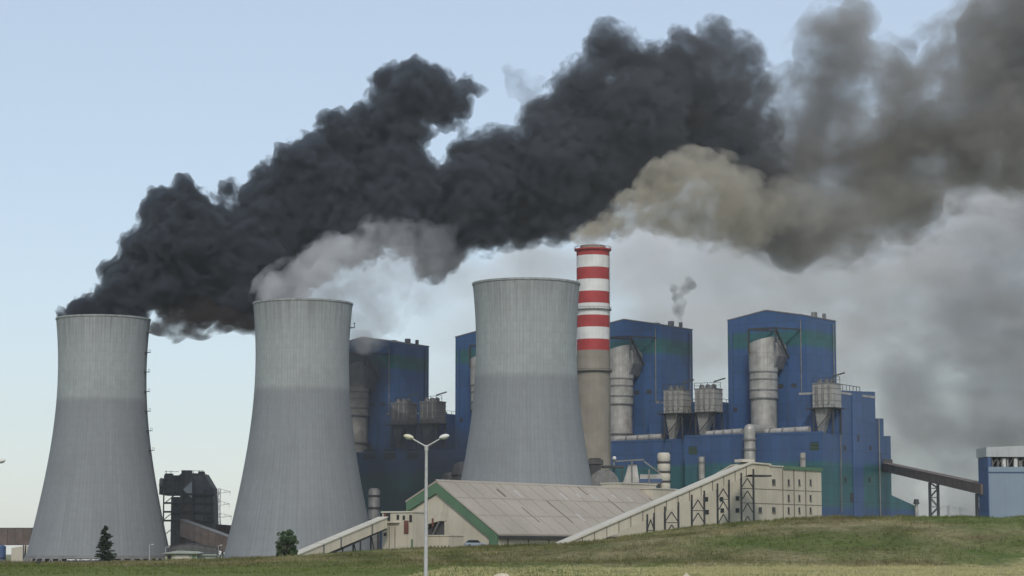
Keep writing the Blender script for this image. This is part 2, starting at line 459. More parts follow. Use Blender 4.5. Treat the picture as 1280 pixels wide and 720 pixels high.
# ------------------------------------------------------------------ terrain
CREST_Y = 420.0
CREST = [(-400, 703), (0, 704), (120, 705), (210, 703), (300, 701), (370, 698), (430, 692), (478, 688), (600, 685), (700, 682.5), (740, 679.5), (775, 673.5), (820, 667),
         (860, 662), (900, 658), (950, 653.5), (1000, 650), (1050, 648), (1110, 646), (1200, 646), (1280, 645.5), (1700, 645)]
def crest_z(x):
    px = 640 + x / CREST_Y * FPX
    if px <= CREST[0][0]: py = CREST[0][1]
    elif px >= CREST[-1][0]: py = CREST[-1][1]
    else:
        for (a, ya), (b, yb) in zip(CREST, CREST[1:]):
            if a <= px <= b:
                t = (px - a) / (b - a); py = ya + (yb - ya) * t; break
    return ZZ(py, CREST_Y)
def sm(t):
    t = max(0.0, min(1.0, t)); return t * t * (3 - 2 * t)
def hgt(x, y):
    near = -0.15                                        # level strip around the viewer
    zc = crest_z(x) if abs(x) < 900 else crest_z(900 * (1 if x > 0 else -1))
    if y <= CREST_Y:
        foot = 288.0 - 14 * mnoise.noise(Vector((x * 0.02, 0.3, 0)))
        t = (y - foot) / (CREST_Y - foot)
        z = near + (zc - near) * (0.35 * sm(t) + 0.65 * math.sin(max(0.0, min(1.0, t)) * math.pi / 2))
    else:
        z = zc + (GZ - zc) * sm((y - CREST_Y - 6) / 70.0)
    if y < CREST_Y + 90 and abs(x) < 400:
        a = sm((y - 285) / 60.0) * (1 - sm((y - 440) / 50.0))
        amp = max(0.12, min(1.0, (zc + 2.5) / 6.0))
        z += a * amp * (1.15 * mnoise.noise(Vector((x * 0.022, y * 0.030, 3.1))) + 0.42 * mnoise.noise(Vector((x * 0.07, y * 0.08, 9.2))))
        z += (0.04 + 0.16 * a) * mnoise.noise(Vector((x * 0.27, y * 0.25, 1.7)))
    return z
def ax(parts):
    out = []
    for a, b, s in parts:
        n = max(1, round((b - a) / s)); out += [a + (b - a) * i / n for i in range(n)]
    return out + [parts[-1][1]]
xs = ax([(-9000, -2000, 2600), (-2000, -300, 170), (-300, -120, 9), (-120, 120, 1.8), (120, 300, 9), (300, 2000, 170), (2000, 9000, 2600)])
ys = ax([(-600, 0, 60), (0, 170, 10), (170, 440, 1.9), (440, 520, 4), (520, 2200, 80), (2200, 9000, 1700)])
g = MB()
for y in ys:
    for x in xs: g.v.append((x, y, hgt(x, y)))
nx = len(xs)
for j in range(len(ys) - 1):
    for i in range(nx - 1):
        g.f.append((j * nx + i, j * nx + i + 1, (j + 1) * nx + i + 1, (j + 1) * nx + i))
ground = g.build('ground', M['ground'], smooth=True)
tag(ground, kind='structure')
# paved lane along the top of the bank on the left
rd = MB()
rx = [i * 3.0 for i in range(-60, -20)]
for j, y in enumerate((404.0, 407.0, 410.0, 413.0, 416.0)):
    for x in rx: rd.v.append((x, y, hgt(x, y) + 0.06))
for j in range(4):
    for i in range(len(rx) - 1):
        rd.f.append((j * len(rx) + i, j * len(rx) + i + 1, (j + 1) * len(rx) + i + 1, (j + 1) * len(rx) + i))
tag(rd.build('road', M['asphalt'], smooth=True), kind='structure')
# grass tufts
def tufts(name, mat, n, where, hmin, hmax, label):
    b = MB(); k = 0
    while k < n:
        x, y = where()
        if abs(x) > 0.235 * y + 6: continue
        z = hgt(x, y) - 0.03
        for q in range(4):
            a = random.uniform(0, 6.283); h = random.uniform(hmin, hmax); w = random.uniform(0.03, 0.07)
            dx, dy = math.cos(a), math.sin(a); l = random.uniform(0.1, 0.5) * h
            ox, oy = random.uniform(-.25, .25), random.uniform(-.25, .25)
            c = len(b.v)
            b.v += [(x + ox - dy * w, y + oy + dx * w, z), (x + ox + dy * w, y + oy - dx * w, z), (x + ox + dx * l, y + oy + dy * l, z + h)]
            b.f.append((c, c + 1, c + 2))
        k += 1
    o = b.build(name, mat)
    return tag(o, label, 'grass', kind='stuff')
def patchy(x, y, s=0.06): return mnoise.noise(Vector((x * s, y * s * 0.6, 5.5)))
def w_bank():
    while True:
        x, y = random.uniform(-105, 105), random.uniform(285, 424)
        if patchy(x, y) > random.uniform(-0.5, 0.35): return x, y
def w_crest():
    while True:
        x, y = random.uniform(-100, 100), random.uniform(410, 423)
        if patchy(x, y, .25) > random.uniform(-.3, .5): return x, y
def w_strip():
    while True:
        x, y = random.uniform(-8, 70), random.uniform(165, 292)
        if patchy(x, y, .1) > random.uniform(-0.6, 0.3): return x, y
def w_left(): return random.uniform(-80, 5), random.uniform(190, 410)
tufts('bank_grass', M['ground'], 16000, w_bank, 0.15, 0.6, 'olive green rough grass covering the bank before the plant')
tufts('crest_grass', M['ground'], 5000, w_crest, 0.2, 0.75, 'ragged grass growing along the top edge of the bank')
tufts('meadow_grass', M['ground'], 6000, w_left, 0.08, 0.3, 'low olive grass on the level ground at lower left')
tufts('sunlit_straw_grass', M['straw'], 7000, w_strip, 0.08, 0.28, 'dry straw grass with sunlit colouring at the bottom edge')

# ------------------------------------------------------------------ cooling towers
TH = 132.2 - GZ                                         # shell tops out 132 m above the viewer's feet
def tr(z):                                              # z above the tower's ground
    return math.sqrt(24.6 ** 2 + (0.306 * (z - 110.0)) ** 2)
def make_tower():
    t = thing('cooling_tower', 'x', 'cooling tower', (0, 0, 0), 0, 'concrete cooling towers')
    b = MB(); n, zs = 96, [6.6 + (TH - 6.6) * i / 60 for i in range(61)]
    b.lathe([(tr(z), z) for z in zs] + [(tr(TH) - 1.0, TH)] + [(tr(z) - 1.0, z) for z in reversed(zs)] + [(tr(6.6), 6.6)], n)
    b.build('shell', M['tower'], t, smooth=True)
    rim = MB(); r = tr(TH)
    rim.lathe([(r + 0.03, TH - .9), (r + 0.28, TH - 0.7), (r + 0.28, TH + 0.25), (r - 1.6, TH + 0.25), (r - 1.6, TH - 0.4), (r - 1.0, TH - 1.2)], 96)
    rim.build('rim', M['tower'], t, smooth=True)
    lp = MB(); lp.lathe([(tr(6.6) + 0.35, 6.0), (tr(6.6) + 0.35, 7.8), (tr(6.6) - 1.3, 7.8), (tr(6.6) - 1.3, 6.0), (tr(6.6) + 0.35, 6.0)], 96)
    lp.build('ring_beam', M['column'], t, smooth=True)
    cm = None
    for k in range(44):
        a = 2 * math.pi * k / 44
        if cm is None:
            c = MB(); w = math.pi / 44 * 0.92
            p0 = (43.0, 0, 0.2)
            for s_ in (-1, 1):
                c.bar(p0, (40.2 * math.cos(w), s_ * 40.2 * math.sin(w), 6.3), 0.75)
            o = c.build('column', M['column'], t); cm = o
        else:
            o = cm.copy(); COL.objects.link(o); o.parent = t
        o.rotation_euler.z = a
    ba = MB(); ba.lathe([(46, 0), (46, 1.0), (45, 1.0), (45, 0.2)], 96)
    ba.build('basin', M['column'], t, smooth=True)
    fi = MB(); fi.lathe([(36.5, 0.2), (36.5, 9.0), (0.1, 9.0)], 48)
    fi.build('fill_pack', M['dark'], t)
    return t
TOW = [(123.5, 1303.0), (375.5, 1221.0), (658.0, 1130.0)]
TLAB = ['pale concrete cooling tower at far left with black smoke pouring from its mouth',
        'concrete cooling tower with white vapour leaving its rim, beside the dark blue block',
        'concrete cooling tower standing behind the long roofed hall, against the striped chimney']
t0 = make_tower()
towers = []
for i, (px, Y) in enumerate(TOW):
    o = t0 if i == 0 else copy_tree(t0)
    o.location = (PX(px, Y), Y, GZ); o['label'] = TLAB[i]
    o.rotation_euler.z = 0.03 * i
    towers.append(o)
# access ladder with landings on the right flank of the smoking tower
ld = MB(); av = R(-8)
for i in range(60):
    z0, z1 = 8 + i * 2.2, 8 + (i + 1) * 2.2
    if z1 > TH: break
    for s_ in (-0.4, 0.4):
        ld.bar((tr(z0) + 0.9, s_, z0), (tr(z1) + 0.9, s_, z1), 0.16)
    ld.bar((tr(z0) + 0.9, -0.4, z0), (tr(z0) + 0.9, 0.4, z0), 0.14)
    ld.bar((tr(z0), 0, z0), (tr(z0) + 0.9, 0, z0), 0.14)
o = ld.build('ladder', M['steel'], towers[0]); o.rotation_euler.z = av
for z in (66, 77, 88, 99, 110, 121, 132):
    pl = MB(); r = tr(z)
    pl.box(r, r + 2.6, -1.6, 1.6, z, z + 0.25)
    for yy in (-1.6, 1.6): pl.bar((r + 2.5, yy, z), (r + 2.5, yy, z + 1.6), 0.14)
    pl.bar((r + 2.5, -1.6, z + 1.6), (r + 2.5, 1.6, z + 1.6), 0.14)
    o = pl.build('landing', M['steel'], towers[0]); o.rotation_euler.z = av
br = MB(); z = TH - 13; r = tr(z)
br.box(r, r + 2.6, -1.2, 1.2, z, z + 0.3); br.bar((r + 2.4, 0, z), (r + 2.4, 0, z + 2.2), 0.3); br.ball((r + 2.4, 0, z + 2.4), 0.45, n=8, m=6)
o = br.build('lamp_bracket', M['steel'], towers[1]); o.rotation_euler.z = R(-6)

# ------------------------------------------------------------------ striped chimney
CY = 1235.0
ch = thing('chimney', 'tall round chimney with red and white bands over bare concrete', 'chimney', (PX(742.5, CY), CY, GZ))
def chr_(z): return 8.75 + 0.55 * max(0, (120 - z)) / 128.0
def cz_(py): return ZZ(py, CY - 8.5) - GZ
edges = [(437, 'red'), (423, 'white'), (408, 'red'), (393, 'white'), (378, 'red'), (363, 'white'), (348, 'red'), (333, 'white'), (318, 'red'), (309.5, None)]
zt = cz_(437)
MB().lathe([(chr_(z), z) for z in [zt * i / 20 for i in range(21)]], 64).build('shaft', M['shaft'], ch, smooth=True)
for (py, c), (pyn, _) in zip(edges, edges[1:]):
    z0, z1 = cz_(py), cz_(pyn)
    MB().lathe([(chr_(z0), z0), (chr_(z1), z1)], 64).build(c + '_band', M[c], ch, smooth=True)
zt = cz_(309.5)
MB().lathe([(8.6, zt - 0.8), (9.9, zt - 0.6), (9.9, zt + 0.1), (8.0, zt + 0.1), (8.0, zt - 3)], 64).build('top_platform', M['red'], ch, smooth=True)
rl = MB()
for k in range(32):
    a = 2 * math.pi * k / 32
    p = (9.8 * math.cos(a), 9.8 * math.sin(a))
    rl.bar((*p, zt), (*p, zt + 1.2), 0.15)
rl.lathe([(9.75, zt + 1.1), (9.9, zt + 1.1), (9.9, zt + 1.3), (9.75, zt + 1.3), (9.75, zt + 1.1)], 48)
rl.build('top_railing', M['maroon'], ch)
MB().lathe([(6.9, zt - 2), (6.9, zt + 1.6), (6.4, zt + 2.2), (6.0, zt + 2.2), (6.0, zt - 2)], 48).build('flue_tip', M['shaft'], ch, smooth=True)
for py in (385.5, 463):
    z = cz_(py); r = chr_(z)
    MB().lathe([(r, z - 0.4), (r + 1.1, z - 0.3), (r + 1.1, z + 0.1), (r, z + 0.1)], 64).build('platform', M['steel'] if py > 400 else M['dullsteel'], ch, smooth=True)
    q = MB()
    for k in range(28):
        a = 2 * math.pi * k / 28; q.bar(((r + 1.0) * math.cos(a), (r + 1.0) * math.sin(a), z), ((r + 1.0) * math.cos(a), (r + 1.0) * math.sin(a), z + 1.1), 0.12)
    q.lathe([(r + 0.95, z + 1.0), (r + 1.1, z + 1.0), (r + 1.1, z + 1.15), (r + 0.95, z + 1.15)], 48)
    q.build('railing', M['steel'], ch)
q = MB()
for s_ in (-.35, .35): q.bar((s_, -chr_(0) - .5, 0), (s_, -chr_(150) - .5, cz_(312)), 0.13)
for k in range(0, 150, 3): q.bar((-.35, -chr_(k) - .5, k), (.35, -chr_(k) - .5, k), 0.1)
q.build('ladder', M['dullsteel'], ch).rotation_euler.z = R(70)

# ------------------------------------------------------------------ blue power units
UANG = math.atan2(-0.55, 0.835)
UY = [1421.0, 1361.0, 1310.0, 1260.0]                   # distance of each unit's front right corner
UC = [(491.0, UY[0]), (654.0, UY[1]), (828.0, UY[2]), (1012.0, UY[3])]
UF = [Frame(PX(p, Y), Y, UANG) for p, Y in UC]
BL, BD = 48.5, 37.0                                     # front length and depth of a boiler house
F4 = UF[3]
EAVE = F4.on_y(1012, 394.5)[1] - GZ
PEAK = EAVE + 4.2
gb1 = F4.on_y(1012, 409)[1] - GZ; gb0 = F4.on_y(1012, 434)[1] - GZ
M['blue'] = blue_cladding('blue_boiler_cladding', [(gb0, gb1), (18, 42)])
M['bluelow'] = blue_cladding('blue_hall_cladding', [(32, 58)], (0.029, 0.078, 0.195), (0.020, 0.122, 0.122))
M['bluecol'] = blue_cladding('bright_blue_cladding', [], (0.042, 0.096, 0.235))
def make_boiler():
    t = thing('boiler_house', 'x', 'boiler house', (0, 0, 0), UANG, 'blue boiler houses')
    out = [(-BL, 0), (0, 0), (0, EAVE), (-BL / 2, PEAK), (-BL, EAVE)]
    MB().prism_y(out, 0, BD).build('wall', M['blue'], t)
    r = MB()
    r.prism_y([(-BL - .3, EAVE - .1), (-BL / 2, PEAK + 0.05), (.3, EAVE - .1), (.3, EAVE + .45), (-BL / 2, PEAK + .6), (-BL - .3, EAVE + .45)], -0.3, BD + .3)
    r.build('roof', M['dullsteel'], t)
    # roof gear
    q = MB()
    for x, y, w, h in ((-6.5, 22, 2.6, 4.0), (-2.6, 27, 1.6, 3.4), (-12, 14, 3.4, 3.0), (-17, 6, 2.0, 3.2)):
        MB().box(x - w / 2, x + w / 2, y, y + w, EAVE - .5, EAVE + h + (0.3 if x > -10 else 0)).build('roof_vent', M['dullsteel'], t)
    # big flue duct standing before the facade
    cyy = -9.0; cx = F4.on_y(954.5, 480, cyy)[0]; rr = 7.7
    x0, x1 = cx - rr, cx + rr
    zb, z1, z2, z3 = 66.0, F4.on_y(955, 497, -16)[1] - GZ, F4.on_y(955, 464, -16)[1] - GZ, F4.on_y(955, 433, -16)[1] - GZ
    d = MB()
    d.lathe([(rr * .93, zb - 2), (rr * .93, z1)], 32, (cx, cyy))
    d.lathe([(rr, z1), (rr, z2)], 32, (cx, cyy))
    d.lathe([(rr * 1.04, z2), (rr * 1.04, z3 - 3)], 32, (cx, cyy))
    d.build('flue_duct', M['silver'], t, smooth=True)
    fd = t.children[-1] if t.children else None
    for z in (z1, z2, z1 + 4.5, z2 - 4.0, 76.0):
        MB().lathe([(rr * .9, z - .35), (rr + .4, z - .35), (rr + .4, z + .35), (rr * .9, z + .35)], 32, (cx, cyy)).build('flange', M['dullsteel'], fd, smooth=True)
    e = MB()                                             # slanted hood turning into the wall
    ring = 24; top = []
    vs = []
    for k in range(ring):
        a = 2 * math.pi * k / ring
        x, y = cx + rr * 1.06 * math.cos(a), cyy + rr * 1.06 * math.sin(a)
        vs.append((x, y, z3 - 3.2))
    for k in range(ring):
        a = 2 * math.pi * k / ring
        x, y = cx + rr * 1.06 * math.cos(a), cyy + rr * 1.06 * math.sin(a)
        vs.append((x, y, z3 + 3.4 + 0.28 * (x - cx)))
    fs = [(k, (k + 1) % ring, ring + (k + 1) % ring, ring + k) for k in range(ring)] + [tuple(range(ring, 2 * ring)), tuple(reversed(range(ring)))]
    e.add(vs, fs)
    e.build('duct_hood', M['silver'], t, smooth=True)
    e = MB()
    e.prism_y([(cx + 4.0, z3 - 13), (cx + 7.6, z3 - 12), (cx + 10.2, z3 - 5), (cx + 10.0, z3 + 1.0), (cx + 7, z3 + 4.4), (cx + 3.0, z3 + 3.6)], -11.5, 0.0)
    e.build('duct_elbow', M['dullsteel'], t, bevel=.5)  # darker than the silver duct, its shading put into the colour
    # steel frame round the duct head
    fr = MB()
    fx0, zt_ = F4.on_y(935.5, 412, -15); zt_ -= GZ
    fx1 = F4.on_y(969.5, 412, -15)[0]; fx2, zk = F4.on_y(986, 448, -3); zk -= GZ
    fr.bar((fx0, -15, z3 - 3), (fx0, -15, zt_), .9)
    fr.bar((fx0, -15, zt_), (fx1, -15, zt_), 1.1)
    fr.bar((fx1, -15, zt_), (fx2, -3, zk), .9)
    fr.bar((fx0, -15, zt_), (fx0 + 8, 0, zt_), .8); fr.bar((fx1, -15, zt_), (fx1 + 8, 0, zt_), .8)
    fr.bar((fx1, -15, z3 + 2), (fx1, -15, zt_), .7)
    fr.build('duct_frame', M['steel'], t)
    # lower deck ledge, cable ladder, doors
    s_ = MB()
    for x in (-20.0, -12.5): s_.bar((x, -0.35, 62), (x, -0.35, EAVE - 24), .35)
    s_.build('cable_tray', M['blue_pipe'], t)
    for x, z, w, h in ((-16, 100, 3.2, 2.2), (-8, 100, 3.2, 2.2), (-5, 74, 2.4, 3.0), (-18, 74, 2.4, 3.0), (-44, 88, 2.0, 2.4)):
        lv = MB().box(x - w / 2, x + w / 2, -.12, .05, z - h / 2, z + h / 2).build('louvre', M['steel'], t)
        MB().box(x - w / 2 - .15, x + w / 2 + .15, -.3, -.02, z + h / 2, z + h / 2 + .2).build('hood', M['blue_pipe'], lv)
    for y, z in ((8, 92), (18, 92), (28, 92), (8, 70), (18, 70)):
        MB().box(-.05, .12, y - 1.3, y + 1.3, z - 1.1, z + 1.1).build('louvre', M['steel'], t)
    s_ = MB(); s_.tube((-3.2, -.5, 62), (-3.2, -.5, EAVE - 2), .32, n=8); s_.build('drain_pipe', M['dullsteel'], t)
    s_ = MB(); s_.tube((.5, 33, 0), (.5, 33, EAVE - 2), .32, n=8); s_.build('drain_pipe', M['dullsteel'], t)
    s_ = MB(); s_.box(-BL + 2, -BL + 3.2, -0.6, 0, 60, EAVE - 6); s_.build('downpipe', M['blue_pipe'], t)
    return t
BLAB = ['smoke dulled blue boiler house directly right of the second cooling tower',
        'blue boiler house peeping out on the left of the third cooling tower',
        'blue boiler house behind the striped chimney, thin smoke rising from its roof',
        'tallest bright blue boiler house, fully in view with its silver flue duct']
b0 = make_boiler()
for i in range(4):
    o = b0 if i == 0 else copy_tree(b0)
    o.location = (UF[i].o.x, UF[i].o.y, GZ); o['label'] = BLAB[i]

# silver filter hoppers
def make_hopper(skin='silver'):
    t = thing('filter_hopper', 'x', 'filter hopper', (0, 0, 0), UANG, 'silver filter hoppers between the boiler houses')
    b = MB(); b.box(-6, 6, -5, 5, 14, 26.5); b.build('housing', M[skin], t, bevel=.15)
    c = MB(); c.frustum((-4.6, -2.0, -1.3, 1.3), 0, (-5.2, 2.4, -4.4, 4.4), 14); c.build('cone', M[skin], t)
    p = MB(); p.box(-9.5, 7.5, -6.4, 6.2, 13.4, 14.0)
    for x in (-9.2, -4, 1, 7.2): p.bar((x, -6.2, 14), (x, -6.2, 15.3), .2)
    p.bar((-9.2, -6.2, 15.3), (7.2, -6.2, 15.3), .2)
    p.build('walkway', M['steel'], t)
    l = MB()
    for x in (-5.6, 5.6):
        for y in (-4.6, 4.6): l.bar((x, y, 0), (x, y, 14), .7)
    l.bar((-5.6, -4.6, 1), (5.6, -4.6, 13), .4)
    l.build('leg_frame', M['steel'], t)
    g_ = MB()
    for x in (-3.6, 0.2, 3.8):
        g_.tube((x, -1, 26.5), (x, -1, 28.6), 1.5, n=12); g_.tube((x, -1, 28.6), (x, -1, 29.2), 1.0, n=12)
        g_.tube((x, -5.6, 16.5), (x, -5.6, 25.5), .5, n=8)
    g_.box(-6.2, 6.2, -5.2, 5.2, 26.3, 26.9)
    g_.build('fan_units', M['dullsteel'], t)
    r = MB()
    for x in (-6, -2, 2, 6, 10): r.bar((x, -5, 26.5), (x, -5, 29.8), .22)
    r.bar((-6, -5, 29.8), (10, -5, 29.8), .22); r.bar((-6, -5, 28.3), (10, -5, 28.3), .16)
    r.bar((6, -5, 30.2), (12, -3, 32.0), .7)
    r.build('railing', M['steel'], t)
    s_ = MB()
    for z in (17.5, 21, 24): s_.box(-6.15, 6.15, -5.15, 5.15, z, z + .25)
    for x in (-3, 0, 3): s_.box(x, x + .25, -5.2, 5.2, 14.2, 26.2)
    s_.build('stiffener', M['dullsteel'], t)
    return t
ROOF_LOW = F4.on_y(1030, 541, -40)[1]                    # level of the low front roof
HL = [(3, 1034, 'silver hopper on the roof edge right of the tallest boiler house'),
      (2, 847, 'silver hopper right of the boiler house behind the chimney, nearer of two'),
      (2, 886, 'silver hopper next to the tallest boiler house on its left side'),
      (0, 505, 'dull hopper beside the smoke dulled boiler house, left of its pair'),
      (0, 541, 'dull hopper between the two far boiler houses, right of its pair')]
h0 = make_hopper()
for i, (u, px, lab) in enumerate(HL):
    if i == 3: h0 = make_hopper('sootgrey')              # the far pair is duller grey: smoke's dimming put into its colour
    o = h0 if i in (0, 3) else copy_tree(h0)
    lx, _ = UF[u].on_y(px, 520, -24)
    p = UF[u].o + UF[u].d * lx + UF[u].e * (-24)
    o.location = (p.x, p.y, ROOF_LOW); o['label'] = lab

# bunker bays between the boiler houses
BUNK = F4.on_x(1050, 491, 28)[1]
def bunker(u, x0, x1, y0, y1, top, label):
    t = thing('bunker_bay', label, 'bunker bay', (UF[u].o.x, UF[u].o.y, GZ), UANG, 'blue bunker bays beside the boiler houses')
    zt_ = top - GZ
    MB().box(x0, x1, y0, y1, 0, zt_).build('wall', M['bluelow'], t)
    r = MB()
    for k in range(7): r.bar((x0 + (x1 - x0) * k / 6, y0 + .3, zt_), (x0 + (x1 - x0) * k / 6, y0 + .3, zt_ + 1.8), .2)
    r.bar((x0, y0 + .3, zt_ + 1.8), (x1, y0 + .3, zt_ + 1.8), .2)
    for k in range(6): r.bar((x1 - .3, y0 + (y1 - y0) * k / 5, zt_), (x1 - .3, y0 + (y1 - y0) * k / 5, zt_ + 1.8), .2)
    r.bar((x1 - .3, y0, zt_ + 1.8), (x1 - .3, y1, zt_ + 1.8), .2)
    r.build('railing', M['steel'], t)
    for k in range(5): 
        x = x0 + 3 + (x1 - x0 - 6) * k / 4
        MB().tube((x, y0 + 4, zt_ - .2), (x, y0 + 4, zt_ + random.uniform(1.6, 2.6)), 1.2, n=10).build('roof_fan', M['dullsteel'], t)
        MB().box(x - 1, x + 1.2, y0 + 9, y0 + 11, zt_ - .2, zt_ + random.uniform(1.0, 2.2)).build('roof_vent', M['dullsteel'], t)
    return t
bunker(0, 0.2, 44, -14, 20, BUNK - 1.5, 'dark blue bay joining the two far boiler houses behind dull hoppers')
bunker(1, 0.2, 44, -14, 20, BUNK - 1.5, 'blue bay hidden mostly behind the third cooling tower')
bunker(2, 0.2, 42, -14, 20, BUNK - 1.5, 'blue bay behind the pair of silver hoppers near the chimney')
# stepped end tower of the row
t = thing('end_tower', 'stepped blue end block at right end of the boiler row', 'plant block', (F4.o.x, F4.o.y, GZ), UANG)
X1 = 28.0
ly = lambda px: F4.on_x(px, 560, X1)[0]
zx = lambda px, py: F4.on_x(px, py, X1)[1] - GZ
yA, yB, yC, yD, yE, yF = ly(1030), ly(1047), ly(1095), ly(1105), ly(1113.5), ly(1142)
prof = [(yB, 0), (yF, 0), (yF, zx(1142, 632)), (yE, zx(1114, 619)), (yE, zx(1113, 545)), (yD, zx(1105, 545)), (yD, zx(1105, 523)), (yC, zx(1095, 523)), (yC, zx(1095, 490)), (yB, zx(1047, 488))]
MB().prism_x(prof, 4.0, X1).build('wall', M['bluelow'], t)
# lighter centre pilaster and dark recess bays on the end face
pz = zx(1047, 490)
for a, b_ in ((1048.5, 1064.5), (1079, 1094)):
    MB().box(X1, X1 + .12, ly(a), ly(b_), zx(1064, 526), pz - 1.0).build('recess_panel', M['blue_pipe'], t)
MB().box(X1, X1 + .5, ly(1065.5), ly(1078), 0, pz + .3).build('pilaster', M['bluecol'], t)
for k in range(9):
    y = yB + (yC - yB) * (k + .3) / 9.2
    MB().box(X1 - 4, X1 - 1.5, y, y + 2.2, pz - .5, pz + random.uniform(.8, 2.4)).build('roof_fan', M['silver'], t)
MB().box(6, X1 + .2, yB - .2, yC + .2, pz - .8, pz + .35).build('roof_edge', M['silver'], t)
r = MB()
for k in range(8): r.bar((X1 - .5, yB + (yC - yB) * .62 * k / 7, pz), (X1 - .5, yB + (yC - yB) * .62 * k / 7, pz + 4.6), .25)
r.bar((X1 - .5, yB, pz + 4.6), (X1 - .5, yB + (yC - yB) * .62, pz + 4.2), .3)
r.build('railing', M['steel'], t)
for px, py, w, h in ((1056, 560, 3, 2.4), (1072, 548, 2.2, 3.4), (1088, 560, 3, 2.4), (1056, 600, 2.6, 3), (1086, 600, 2.6, 3), (1100, 570, 1.8, 2.4), (1064, 622, 4.5, 5)):
    MB().box(X1 - .1, X1 + (.62 if 1065 < px < 1079 else .14), ly(px) - w / 2, ly(px) + w / 2, zx(px, py) - h / 2, zx(px, py) + h / 2).build('louvre', M['steel'], t)
q = MB(); q.tube((X1 + .6, ly(1098), 0), (X1 + .6, ly(1098), zx(1098, 524)), .4, n=8); q.build('drain_pipe', M['dullsteel'], t)
q = MB()
for yy in (-.5, .5): q.bar((X1 + .5, ly(1050) + yy, zx(1050, 640)), (X1 + .5, ly(1050) + yy, pz), .22)
for k in range(40): q.bar((X1 + .5, ly(1050) - .5, 12 + k * 1.9), (X1 + .5, ly(1050) + .5, 12 + k * 1.9), .16)
q.build('ladder', M['dullsteel'], t)
MB().box(X1 - 3, X1 + 1.6, ly(1103), ly(1112), zx(1108, 590), zx(1108, 574)).build('conveyor_port', M['coal'], t)
q = MB(); q.tube((X1 + 1.5, ly(1141), 0), (X1 + 1.5, ly(1141), zx(1141, 629)), 1.0, n=10); q.build('drain_stack', M['silver'], t)
q = MB(); q.tube((X1 + 1.5, ly(1141), zx(1141, 630)), (X1 + 1.5, ly(1141), zx(1141, 624)), 1.8, 1.3, n=10); q.build('stack_cowl', M['steel'], t)

# low turbine halls in front
def low_hall(f, x0, x1, y0, y1, top, label, win=()):
    t = thing('turbine_hall', label, 'turbine hall', (f.o.x, f.o.y, GZ), UANG, 'low blue halls before the boiler houses')
    zt_ = top - GZ
    MB().box(x0, x1, y0, y1, 0, zt_).build('wall', M['bluelow'], t)
    MB().box(x0 - .25, x1 + .25, y0 - .25, y0 + .5, zt_ - .2, zt_ + .9).build('parapet', M['blue_pipe'], t)
    for (lx, z, w, h) in win:
        wn_ = MB().box(lx - w / 2, lx + w / 2, y0 - .14, y0 + .2, z - h / 2, z + h / 2).build('window', M['glass'], t)
        lv = MB()
        for k in range(6): lv.box(lx - w / 2, lx + w / 2, y0 - .25, y0 - .12, z - h / 2 + h * k / 6, z - h / 2 + h * k / 6 + .2)
        lv.build('louvre', M['green'], wn_)
    return t
xa, _ = F4.on_y(856, 560, -40)
win = []
for px, py in ((1018, 558), (866, 563)):
    lx, z = F4.on_y(px, py, -40); win.append((lx, z - GZ, 5.0, 4.2))
low_hall(F4, xa, X1 - .1, -40, 26, ROOF_LOW, 'low blue hall with green belt below the tallest boiler house', win)
xb, _ = F4.on_y(757, 560, -26)
low_hall(F4, xb, xa - .05, -26, 26, ROOF_LOW - 1.0, 'low navy hall set back, right of the striped chimney base')
low_hall(UF[0], -62, 118, -30, 26, ROOF_LOW - 3, 'low dark hall spanning the gap between second and third cooling towers',
         [(UF[0].on_y(px, 568, -30)[0], UF[0].on_y(px, 568, -30)[1] - GZ, 8, 6) for px in (462, 487, 516)])
# dark rough plant yard equipment before the far units (pipes and tanks in the gap)
def yard_tank(px, py, Y, r, h, mat, label, group=None, bands=3):
    p = P(px, py, Y)
    t = thing('process_vessel', label, 'process vessel', (p.x, Y, GZ), 0, group)
    z0 = p.z - GZ
    MB().lathe([(r, 0), (r, z0 - r * .5), (r * .8, z0 - r * .15), (r * .35, z0), (0.01, z0)], 20).build('vessel', mat, t, smooth=True)
    for k in range(bands):
        z = z0 - r * .5 - (k + .4) * h / bands
        MB().lathe([(r, z - .4), (r + .6, z - .4), (r + .6, z + .4), (r, z + .4)], 20).build('platform', M['steel'], t, smooth=True)
    return t
yard_tank(468, 610, 1290, 3.2, 20, M['dullsteel'], 'slim grey vessel close to the second tower, near the dark hall')
yard_tank(582, 577, 1270, 7.5, 26, M['steel'], 'fat dark vessel tucked against the left side of the third tower')
yard_tank(566, 590, 1280, 6.0, 20, M['steel'], 'low dark vessel left of the fat dark vessel by the third tower')

# grey pipes on the low hall
def pipe_thing(name, label, pts, r, mat, flanges=(), n=14, cat='pipe'):
    base = Vector(pts[0])
    t = thing(name, label, cat, base)
    b = MB()
    for a, c in zip(pts, pts[1:]): b.tube(Vector(a) - base, Vector(c) - base, r, n=n)
    for c in pts[1:-1]: b.ball(Vector(c) - base, r * 1.02, n=n)
    b.build('pipe_run', mat, t, smooth=True)
    for a, c, f in flanges:
        a, c = Vector(a) - base, Vector(c) - base
        m_ = a.lerp(c, f); dv = (c - a).normalized() * .5
        MB().tube(m_ - dv, m_ + dv, r * 1.18, n=n).build('flange', M['dullsteel'], t, smooth=True)
    return t
def W(f, lx, ly_, z): 
    p = f.o + f.d * lx + f.e * ly_
    return Vector((p.x, p.y, z))
vx, vz0 = F4.on_y(937, 539, -44.5)
a, b_, c = W(F4, vx, -44.5, GZ), W(F4, vx, -44.5, ROOF_LOW + 2.5), W(F4, vx, -18, ROOF_LOW + 2.5)
pipe_thing('flue_gas_pipe', 'silver upright pipe with hooked top before the low blue hall', [a, b_, c], 3.1, M['silver'], [(a, b_, .86), (a, b_, .74), (a, b_, .93)])
